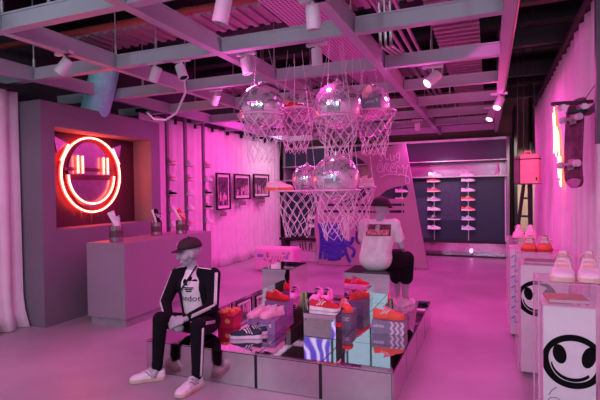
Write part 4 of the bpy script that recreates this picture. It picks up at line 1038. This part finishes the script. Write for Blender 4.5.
drape('lettering', xz(text('London', .078, .0002), L_(-2.575, 3.3, .650)), tee, M_ink, t, .004, cut=1)
strokesS = [(-2.68, 3.3)]
shoe((-2.72, 3.16, .003), rad(-143), 'white sneaker with stripes on the seated figure, on the foot farther from the red carton', M_white, M_gum, mat('pale_stripe', (.28, .22, .28), .6), lace=M_pale, sc=1.0)
shoe((-2.25, 3.105, .003), rad(-98), 'white sneaker with stripes on the seated figure, on the foot nearer the red carton', M_white, M_gum, mat('pale_stripe', (.28, .22, .28), .6), lace=M_pale, sc=1.0)

# --- seated figure seen from behind in the white tee
O = V((-1.15, 4.9, .76))
t = thing('mannequin', 'seated mannequin seen from behind in white printed tee, black shorts and dark cap', 'mannequin', O)
pel = L_(-1.13, 4.88, .875); mid = L_(-1.12, 4.90, 1.0); chest = L_(-1.10, 4.95, 1.145); nb = L_(-1.095, 4.98, 1.285); hd = L_(-1.09, 5.01, 1.398)
shR, shL = L_(-.945, 4.97, 1.235), L_(-1.265, 4.97, 1.235)
elR, elL = L_(-.885, 5.04, 1.00), L_(-1.31, 5.06, 1.00)
wrR, wrL = L_(-.90, 5.30, .90), L_(-1.14, 5.30, .90)
hpR, hpL = L_(-1.03, 4.95, .86), L_(-1.19, 4.98, .86)
knR, knL = L_(-.875, 5.30, .83), L_(-.96, 5.40, .84)
anR, anL = L_(-.905, 5.36, .40), L_(-1.01, 5.43, .40)
P = [('s', pel, chest, .11, .12), ('s', chest, nb, .10, .055), ('s', nb, hd+V((0, -.012, -.04)), .052, .050)]+head(hd, (.30, .9, -.25), .95)
for s_, e_, w_ in ((shR, elR, wrR), (shL, elL, wrL)): P += [('s', chest+V((0, 0, .06)), s_, .07, .05), ('s', s_, e_, .045, .036), ('s', e_, w_, .034, .024)]
for h_, k_, a_ in ((hpR, knR, anR), (hpL, knL, anL)): P += [('s', h_, k_, .078, .055), ('s', k_, k_.lerp(a_, .3), .05, .054), ('s', k_.lerp(a_, .3), a_, .054, .034), ('s', a_, a_+V((.02, .05, -.06)), .032, .03)]
P += hand(wrR+V((-.03, .04, -.01)), (-.6, .6, -.4), (0, -.2, -1), 1, .4)+hand(wrL+V((.03, .04, -.01)), (.6, .6, -.4), (0, -.2, -1), -1, .4)
blob('body', P, .006, M_skin, t, 2)
tee = blob('tee', [('s', pel+V((-.035, 0, .015)), pel+V((.035, 0, .015)), .145, .145), ('s', pel+V((-.03, -.005, .05)), chest+V((-.05, 0, 0)), .138, .118), ('s', pel+V((.03, -.005, .05)), chest+V((.05, 0, 0)), .138, .118), ('s', chest+V((-.05, 0, 0)), nb+V((-.03, 0, -.05)), .115, .07), ('s', chest+V((.05, 0, 0)), nb+V((.03, 0, -.05)), .115, .07),
     ('s', chest+V((0, 0, .06)), shR, .08, .068), ('s', chest+V((0, 0, .06)), shL, .08, .068), ('s', shR, shR.lerp(elR, .6), .062, .064), ('s', shL, shL.lerp(elL, .6), .062, .064)], .010, M_tee, t)
sh_ = [('s', pel+V((-.06, .03, .0)), pel+V((.06, .03, .0)), .115, .115)]
for h_, k_, a_ in ((hpR, knR, anR), (hpL, knL, anL)): sh_ += [('s', h_, k_, .105, .085), ('s', k_, k_.lerp(a_, .50), .088, .085)]
blob('shorts', sh_, .010, M_track, t)
cap(hd+V((0, 0, -.012)), (.30, .9, -.05), M_cap, t, 1.14, True)
def patch(x0, x1, z0, z1, y, n=14):
    bm = B(); g_ = [[bm.verts.new((x0+(x1-x0)*i/n, y, z0+(z1-z0)*j/6)) for j in range(7)] for i in range(n+1)]
    for i in range(n):
        for j in range(6): bm.faces.new((g_[i][j], g_[i+1][j], g_[i+1][j+1], g_[i][j+1]))
    me = bpy.data.meshes.new('p'); bm.to_mesh(me); bm.free(); return me
a = L_(-1.225, 4.6, 1.125); b = L_(-.965, 4.6, 1.245)
drape('back_print', patch(a.x, b.x, a.z, b.z, a.y), tee, mat('dark_print', (.16, .03, .07), .6, var=.6, scale=25), t, .004)
drape('print_band', patch(a.x+.015, b.x-.015, a.z+.01, a.z+.065, a.y), tee, mat('coral_print', (.70, .16, .20), .6, var=.7, scale=40), t, .006)
drape('trefoil_print', xz(fill(trefoil(.026), .0002), ((a.x+b.x)/2, a.y, b.z-.028)), tee, M_pinks, t, .007, cut=1)
for q, (x, y, lab) in enumerate(((-.895, 5.40, 'pale pink sneaker worn by the figure in the white tee, outer foot'), (-1.0, 5.46, 'pale pink sneaker worn by the figure in the white tee, inner foot'))):
    shoe((x, y, TH+.002), rad(70), lab, M_pale, M_sole, M_pinks, sc=1.0, tall=1.2)

# ---------------------------------------------------------------- light
def area(x, y, z, sx, sy, e, col, tgt=None, name='area_light', spread=PI):
    l = bpy.data.lights.new(name, 'AREA'); l.shape = 'RECTANGLE'; l.size = sx; l.size_y = sy; l.energy = e*(K if col is MAG else 1); l.color = col; l.spread = spread
    o = bpy.data.objects.new(name, l); C.objects.link(o); o.location = (x, y, z)
    if tgt: look(o, tgt)
    return o
MAG = (1, .055, .56); K = .46
for q in ((-2.22, 4.0, 2.68), (-.66, 5.28, 2.72), (.05, 7.1, 2.72), (-3.2, 5.3, 2.70), (-1.8, 7.8, 2.7)):  # point lights added to tint the grid beams, not modelled lamps
    l = bpy.data.lights.new('beam_tint_light', 'POINT'); l.energy = 4; l.color = (1, .12, .62); l.shadow_soft_size = .04; o = bpy.data.objects.new('beam_tint_light', l); C.objects.link(o); o.location = q
# added magenta wash: bare area lights under the grid, no lamps modelled
area(-1.8, 6.3, 2.94, 4.2, .06, 190, MAG)
area(-1.2, 9.9, 2.94, 4.2, .06, 190, MAG)
area(-1.6, 2.1, 2.94, 4.0, .06, 90, MAG)
area(-3.9, 8.6, 2.94, .06, 3.6, 85, MAG, (-5.6, 8.6, 1.3))
area(-.3, 5.0, 2.94, .06, 5.0, 20, MAG, (.9, 5.0, 1.5))
# added area lights, no fixtures: one tints the deck, one the navy wall
area(-2.2, 5.5, 3.14, 3.2, 4.5, 26, MAG, (-2.2, 5.5, 5))
area(-1.6, 10.0, 2.5, 2.5, .2, 25, MAG, (-1.6, 12, 2.0))
# cool white light tubes near the shop front
for x in (-4.4, -2.0, .4):
    t = thing('tube_lamp', 'cool white ceiling light tube near the entrance '+{-4.4: 'on the niche side', -2.0: 'in the middle', .4: 'by the right curtain'}[x], 'lamp', (x, -1.6, 3.3), 0, 'entrance light tubes')
    bm = B(); box(bm, -.05, -.8, .03, .05, .8, .07); fin('batten', bm, M_lampb, t)
    bm = B(); cyl(bm, (0, -.78, .0), (0, .78, .0), .02, n=10); fin('tube', bm, M_lampw, t)
    area(x, -1.6, 3.24,   .15, 1.5, 64 if x > 0 else 50, (.78, .88, 1.0), (x, 3.5, 2.3))
area(.9, 11.6, 3.1, .1, .1, 26, (1, .85, .75), (.8, 13.3, .9), spread=1.3)  # bare area light added to brighten the tan wall
l = bpy.data.lights.new('spot_light', 'SPOT'); l.energy = 110; l.color = (.72, .9, 1); l.spot_size = rad(50); l.spot_blend = .6; l.shadow_soft_size = .05; o = bpy.data.objects.new('spot_light', l); C.objects.link(o); o.location = (-1.3, 9.42, 2.84); look(o, (-.9, 12, 1.15))
area(-4.3, 10.6, 2.94, .06, .8, 16, (1, .7, .9), (-5.6, 10.9, 1.3))  # bare area light added to make the curtain's far end paler
area(-4.9, -2.2, 3.2, 1.2, .06, 16, (1, .85, .95), (-4.9, -4.2, 2.0))  # bare area light added to brighten the front partition
p = bpy.data.lights.new('window_portal', 'AREA'); p.shape = 'RECTANGLE'; p.size = 7.5; p.size_y = 4.2; p.cycles.is_portal = True
po = bpy.data.objects.new('window_portal', p); C.objects.link(po); po.location = (-2.2, -4.05, 2.2); po.rotation_euler = (rad(90), 0, 0)
w = bpy.data.worlds.new('world'); bpy.context.scene.world = w; w.use_nodes = True
bg = w.node_tree.nodes['Background']; bg.inputs['Color'].default_value = (.62, .85, 1, 1); bg.inputs['Strength'].default_value = .8
vs = bpy.context.scene.view_settings; vs.view_transform = 'Standard'; vs.look = 'None'; vs.exposure = 0; vs.gamma = 1; vs.use_curve_mapping = False
bpy.context.scene.cycles.max_bounces = 8; bpy.context.scene.cycles.transparent_max_bounces = 12; bpy.context.scene.cycles.sample_clamp_indirect = 4
bpy.context.scene.cycles.use_denoising = True
